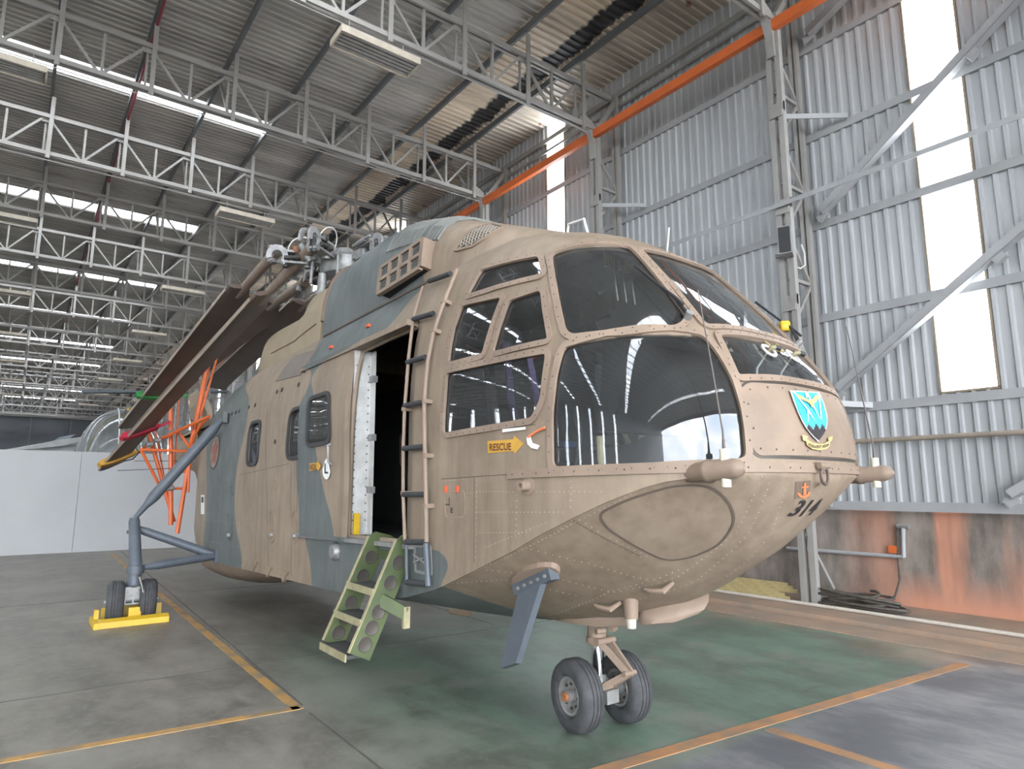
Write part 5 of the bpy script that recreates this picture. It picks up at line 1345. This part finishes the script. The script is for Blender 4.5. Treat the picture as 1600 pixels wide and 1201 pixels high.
for y in (.015, .30, .56):
    m = MB(); a, b_ = LP(-1, Ll * y, dpt * .5), LP(1, Ll * y, dpt * .5); q = MB(); hz = V((ndir.x, ndir.y, 0)).normalized()
    q.add([e + hz * u + V((0, 0, w_)) for e in (a, b_) for u in (-.09, .10) for w_ in (-.02, .005)], [(0, 1, 3, 2), (4, 6, 7, 5), (0, 4, 5, 1), (2, 3, 7, 6), (0, 2, 6, 4), (1, 5, 7, 3)]); t_ = q.build('tread', TREAD, LR)
    MB().bar(a + hz * .105 - V((0, 0, .01)), b_ + hz * .105 - V((0, 0, .01)), .012, .05).build('tread_edge', EDGE, t_)
MB().bar(LP(-1, Ll * .86, dpt * .8), LP(1, Ll * .86, dpt * .8), .02, .07).build('cross_plate', OLIVE, LR)
hv = atx(637, 933, 2.36) - O_
for sx in (1,): 
    a = LP(sx, Ll * .47, dpt * .4); e = V((hv.x, a.y - .12, a.z - .10)); MB().bar(a, e, .03, .09).build('standoff_arm', OLIVE, LR); MB().bar(e + V((0, 0, .05)), e - V((0, 0, .10)), .05, .03, (0, 1, 0)).build('standoff_foot', EDGE, LR)

# ------------------------------------------------------------------ wheel chock under the starboard wheels
wb = HW @ MGB
ck = empty('wheel_chock', (wb.x, wb.y - .28, 0)); tag(ck, 'yellow steel wheel chock under the outrigged main wheels', 'chock')
MB().prism([V((-.38, .04, 0)), V((-.38, -.06, 0)), V((-.38, -.055, .07)), V((-.38, .03, .10)), V((-.38, .04, .10))], (.78, 0, 0)).build('front_wedge', YELLOW, ck)
MB().box((-.40, .22, .035), (.06, .6, .07)).build('side_bar', YELLOW, ck); MB().box((-.38, .30, .10), (.05, .10, .16)).build('bar_post', YELLOW, ck)
MB().prism([V((-.30, .52, 0)), V((-.30, .62, 0)), V((-.30, .60, .12)), V((-.30, .55, .16))], (.7, 0, 0)).build('rear_wedge', YELLOW, ck)
MB().box((.02, .10, .10), (.14, .05, .2)).build('centre_plate', YELLOW, ck)

# ------------------------------------------------------------------ blade support frame hung on the tail
RF = empty('blade_support_frame', HW @ V((-.9, 15.0, 1.0))); tag(RF, 'orange tubular frame that carries the folded rotor blades', 'frame'); RO = RF.location.copy()
def rp_(q, s): return HW @ ls(q[0], q[1], s) - RO
for a, b_, s0, s1, r in (((266.6, 617), (267, 820), 15, 15, .045), ((329, 550), (300, 690), 14.6, 14.6, .05), ((300, 690), (277, 833), 14.6, 14.6, .04), ((345, 538), (313, 650), 14.5, 14.5, .022), ((281, 604), (272, 736), 15.2, 15.2, .018),
        ((230, 668), (272, 815), 15.2, 15.2, .04), ((240, 659), (256, 743), 15.4, 15.4, .018), ((220, 702), (298, 705), 14.8, 14.8, .03), ((220, 702), (251, 762), 14.8, 15.1, .03), ((220, 702), (234, 694), 14.8, 15.1, .022),
        ((246, 688), (327, 650), 14.9, 13.9, .032), ((278, 673), (298, 701), 14.7, 14.7, .03), ((266, 763), (293, 763), 14.9, 14.6, .026), ((299, 725), (287, 738), 14.5, 14.7, .02), ((296, 725), (294, 769), 14.5, 14.5, .024), ((305, 560), (266, 580), 14.9, 15.2, .02)):
    MB().tube(rp_(a, s0), rp_(b_, s1), r, n=10).build('frame_tube', RACK, RF)
MB().path([rp_((327, 650), 13.9), rp_((313, 664), 14.2), rp_((304, 680), 14.4), rp_((297, 704), 14.6)], .03, 10).build('frame_tube', RACK, RF)
for q in ((303, 655), (267, 676), (234, 694), (267, 763), (290, 763), (246, 688)):
    MB().tube(rp_((q[0] - 5, q[1]), 14.75), rp_((q[0] + 5, q[1] - 1), 14.75), .05, n=10).build('frame_clamp', GREY, RF)
for a, b_ in (((210, 720), (285, 720)), ((184, 735), (280, 731))): MB().tube(rp_(a, 15.8), rp_(b_, 14.8), .007, n=6).build('guy_wire', BLACK, RF)
MB().tube(rp_((330, 545), 14.5), rp_((337, 528), 14.3), .04, n=10).build('frame_head', WHITE, RF)
m = MB(); c = rp_((352, 541), 14.2); pad(m, c, (.42, .12, .10)); m.build('blade_saddle', WHITE, RF)

def sleeve(bl, t, width, m, label, name, skew=0.0, tail=None, grow=1.25):
    o, cen, ch, th = bl; ax = (cen(1) - cen(0)).normalized(); prof = [(-.29, 0), (-.27, .05), (-.17, .068), (.05, .062), (.30, .04), (.34, 0), (.30, -.04), (.05, -.055), (-.17, -.058), (-.27, -.045)]
    rings = []
    for k in (-1, 1): rings.append([cen(t) + ax * (k * width / 2) + ch * x * grow + ax * (skew * x) + th * y * 1.1 for x, y in prof])
    Z = HW @ cen(t); e = empty(name, Z); tag(e, label, 'blade clamp')
    mb = MB(); mb.loft([[HW @ p - Z for p in r] for r in rings], True, True); mb.build('sleeve', m, e)
    if tail:
        mb = MB(); p0 = cen(t) + ch * .34 * grow; mb.bar(HW @ p0 - Z, HW @ (p0 + tail) - Z, .09, .05); mb.build('strap', m, e)
    return e, Z
GREENC = mat('green webbing', (.04, .28, .07), .7, 0, .15, 9); REDC = mat('crimson webbing', (.45, .02, .05), .7, 0, .15, 9); YELC = mat('ochre cradle', (.55, .30, .05), .6, 0, .15, 9)
sleeve(bA, .775, .13, GREENC, 'green strap clamp round a folded rotor blade', 'blade_clamp', .35, V((.22, -.05, .02)))
sleeve(bB, .80, .16, REDC, 'crimson strap clamp round a folded rotor blade', 'blade_clamp', .0, V((.18, 0, .10)))
ye, yz = sleeve(bB, .955, .15, YELC, 'ochre yellow cradle clamp at the tip of a folded blade', 'blade_clamp', 0, V((.15, 0, .06)))
MB().path([V((.12, 0, -.05)), V((.30, .0, .0)), V((.42, 0, .16)), V((.34, 0, .22))], .016, 6).build('cradle_arm', BLACK, ye)

# ------------------------------------------------------------------ white partition and the aircraft behind it
PART = mat('white partition board', (.395, .398, .40), .6, 0, .05, .6)
for i, x0 in enumerate((-9.58, -5.92, -2.26, 1.4, 5.06)):
    pn = tag(MB().box((x0 + 1.83, 21.5, 1.345), (3.65, .06, 2.69)).build('partition_panel', PART), 'tall plain white board in the partition behind the helicopter', 'partition', 'white partition boards')
# light helicopter with a clear bubble nose
BUB = glass('bubble canopy', (.80, .82, .80), 1.3, .03, .22); JET = mat('jet grey paint', (.22, .25, .28), .5, 0, .1, 2); SLATE = mat('dark slate blade', (.09, .115, .135), .5)
gh = empty('light_helicopter', (4.2, 26.5, 0)); tag(gh, 'light helicopter with clear bubble canopy parked behind the white partition', 'helicopter')
def ell(c, rx, ry, rz, a0=-90, a1=90, n=20, k=10, yaw=0):
    m = MB(); rings = []
    for j in range(k + 1):
        a = math.radians(a0 + (a1 - a0) * j / k); rings.append([V(c) + V((rx * math.cos(a) * math.cos(b), ry * math.cos(a) * math.sin(b), rz * math.sin(a))) for b in [2 * math.pi * i / n for i in range(n)]])
    m.loft(rings, True); return m
bc = aty(188, 705, 26.5); gx = bc.x - 4.2
ell((gx, 0, 2.45), 1.38, 1.35, 2.0, -5, 90).build('bubble_canopy', BUB, gh)
m = MB()
for k in (-1, 1): m.path([V((gx + .05 + k * .25, -1.30 * math.cos(a), 2.45 + 2.01 * math.sin(a))) for a in [math.radians(-5 + 95 * i / 12) for i in range(13)]], .025, 6)
m.build('canopy_frame', WHITE, gh)
m = MB(); m.path([V((gx + .1, .95 * math.sin(t), 2.45 + 2.03 * math.cos(t))) for t in [math.radians(-10 + 10 * i) for i in range(12)]], .05, 6); m.build('canopy_hoop', YELLOW, gh)
ell((gx, .3, 1.6), 1.25, 1.6, .95, -90, 60).build('body', mat('cream body paint', (.50, .47, .40), .5), gh)
MB().path([V((gx, 1.2, 2.6)), V((gx, 3.5, 2.5)), V((gx, 7, 2.7))], [.7, .4, .18], 16).build('tail_boom', JET, gh)
m = MB(); m.tube((gx + 1.2, .5, 3.2), (gx + 1.2, .5, 5.0), .10, n=12); m.build('mast', GREY, gh)
e0, e1 = aty(130, 613, 26.9) - gh.location, aty(300, 613, 26.9) - gh.location
m = MB(); d_ = (e1 - e0).normalized(); m.loft([[p + V((0, -.2, -.02)), p + V((0, -.1, .06)), p + V((0, .25, .0)), p + V((0, -.1, -.05))] for p in (e0, e0 + d_ * .2, e1, e1 + d_ * 1.2)], True, True); m.build('rotor_blade', SLATE, gh)
m = MB()
for sx in (-.9, .9): m.tube((gx + sx, -1.4, .08), (gx + sx, 1.8, .08), .05, n=8).tube((gx + sx * .7, -.6, 1.0), (gx + sx, -.7, .08), .035, n=8).tube((gx + sx * .7, .9, 1.0), (gx + sx, 1.0, .08), .035, n=8)
m.build('skid', GREY, gh)
# grey jet with its fin and wing showing over the partition
gj = empty('jet_aircraft', (1.0, 34, 0)); tag(gj, 'pale grey jet aircraft parked behind the white partition', 'aircraft')
def jp(u, v, y=34): return aty(u, v, y) - gj.location
m = MB(); m.path([jp(-60, 716), jp(10, 713), jp(70, 708), jp(120, 704), jp(150, 706)], [.12, .3, .45, .5, .4], 18); m.build('fuselage', mat('pale jet paint', (.36, .37, .36), .5), gj)
m = MB(); m.prism([jp(60, 704), jp(92, 683), jp(118, 678), jp(102, 690), jp(98, 704)], (0, .12, 0)); m.build('tail_fin', JET, gj)
m = MB(); m.prism([jp(0, 706, 33), jp(90, 688, 33), jp(136, 682, 33), jp(136, 686, 33), jp(100, 696, 33)], (0, .6, .05)); m.build('wing', mat('pale jet paint', (.36, .37, .36), .5), gj)
m = MB()
for dx in (-.6, .8): m.tube((dx, 0, 0), (dx, 0, 2.2), .08, n=8)
m.build('undercarriage', GREY, gj)

# ------------------------------------------------------------------ fittings along the right wall
sk = empty('loudspeaker', (9.27, 5.2, 5.5)); tag(sk, 'black fronted loudspeaker bolted to the wall column', 'loudspeaker')
yaw = Matrix.Rotation(math.radians(24), 3, 'Z')
MB().box((0, 0, 0), (.24, .20, .44), yaw).build('cabinet', mat('grey speaker case', (.28, .28, .28), .5), sk); MB().box(yaw @ V((-.122, 0, 0)), (.012, .17, .41), yaw).build('grille', BLACK, sk)
MB().box(yaw @ V((.03, .10, -.2)), (.06, .12, .05), yaw).build('bracket', GREY, sk); MB().tube((.08, .02, -.05), (.22, .08, -.05), .025, n=8).build('mounting_arm', GREY, sk)
tag(MB().path([(9.62, 5.28, 5.2), (9.75, 5.25, 5.18), (9.85, 5.22, 5.25), (9.86, 5.22, 5.45), (9.82, 5.24, 5.6)], .014, 6).build('white_cable', WHITE), 'white cable looped behind the loudspeaker', 'cable')
hc = atz(1342, 945, .09); hs = empty('rubber_hose', (hc.x, hc.y, .035)); tag(hs, 'coiled dark rubber hose heaped at the foot of the column', 'hose')
HOSE = mat('dark hose', (.085, .072, .06), .7, 0, .25, 9); random.seed(3)
pts = []
for i in range(11 * 20):
    a = 2 * math.pi * i / 20; r = .30 + .10 * math.sin(i * .37) + .06 * math.sin(i * .11); pts.append(V((.55 * r * math.cos(a), 1.55 * r * math.sin(a) + .04 * math.sin(i * .05), .025 + .24 * (i / 220) * (.55 + .45 * math.sin(i * .21)))))
MB().path(pts, .019, 6).build('coil', HOSE, hs)
t0 = [atx(1402, 822, 10.3), atx(1403, 870, 10.28), atx(1406, 905, 10.25), atx(1399, 930, 10.1), atz(1385, 944, .07), atz(1365, 950, .08)]
MB().path([p - hs.location for p in t0], .017, 6).build('hose_end', HOSE, hs)
wp = empty('water_pipe', (10.28, 4.5, .0)); tag(wp, 'grey water pipe with upright tap along the stained plinth', 'pipe')
a, b_ = atx(1230, 856, 10.28), atx(1412, 870, 10.28); MB().tube(a - wp.location, b_ - wp.location, .028, n=10).build('horizontal_pipe', STEEL2, wp)
c = atx(1411, 820, 10.28); MB().tube(b_ - wp.location, c - wp.location, .03, n=10).build('upright_pipe', STEEL2, wp); MB().tube(c - wp.location - V((0, .08, .02)), c - wp.location + V((0, .08, -.02)), .035, n=10).build('tap', GREY, wp)
MB().box(atx(1396, 858, 10.3) - wp.location, (.06, .12, .10)).build('orange_valve', ORANGE, wp)
YB = mat('dull yellow paint', (.44, .36, .18), .6, 0, .2, 5)
for i in range(6):
    x = 9.40 + .075 * i; L0 = 5.6 + .12 * (i % 3); zb = .045 + .028 * i
    m = MB(); m.bar((0, 0, 0), (0, 3.0 - .2 * (i % 2), 0), .05, .008).bar((.022, 0, .028), (.022, 3.0 - .2 * (i % 2), .028), .008, .05)
    o = m.build('yellow_bar', YB); o.location = (x, L0, zb); tag(o, 'long yellow steel angle stacked on the ledge below the wall', 'bar', 'yellow steel angles on the ledge')
tag(MB().prism([atz(700, 952, .004), atz(735, 955, .004), atz(738, 958, .004), atz(728, 963, .004), atz(702, 958, .004)], (0, 0, .012)).build('drip_tray', mat('brown tray', (.25, .17, .10), .6)), 'small shallow tray on the floor under the helicopter', 'tray')
tag(MB().tube((1.42, 9.5, 10.86), (1.42, 60, 10.86), .028, n=8).build('red_pipe', mat('dull red pipe', (.22, .03, .04), .6)), 'dull red pipe running along a roof purlin', 'pipe')
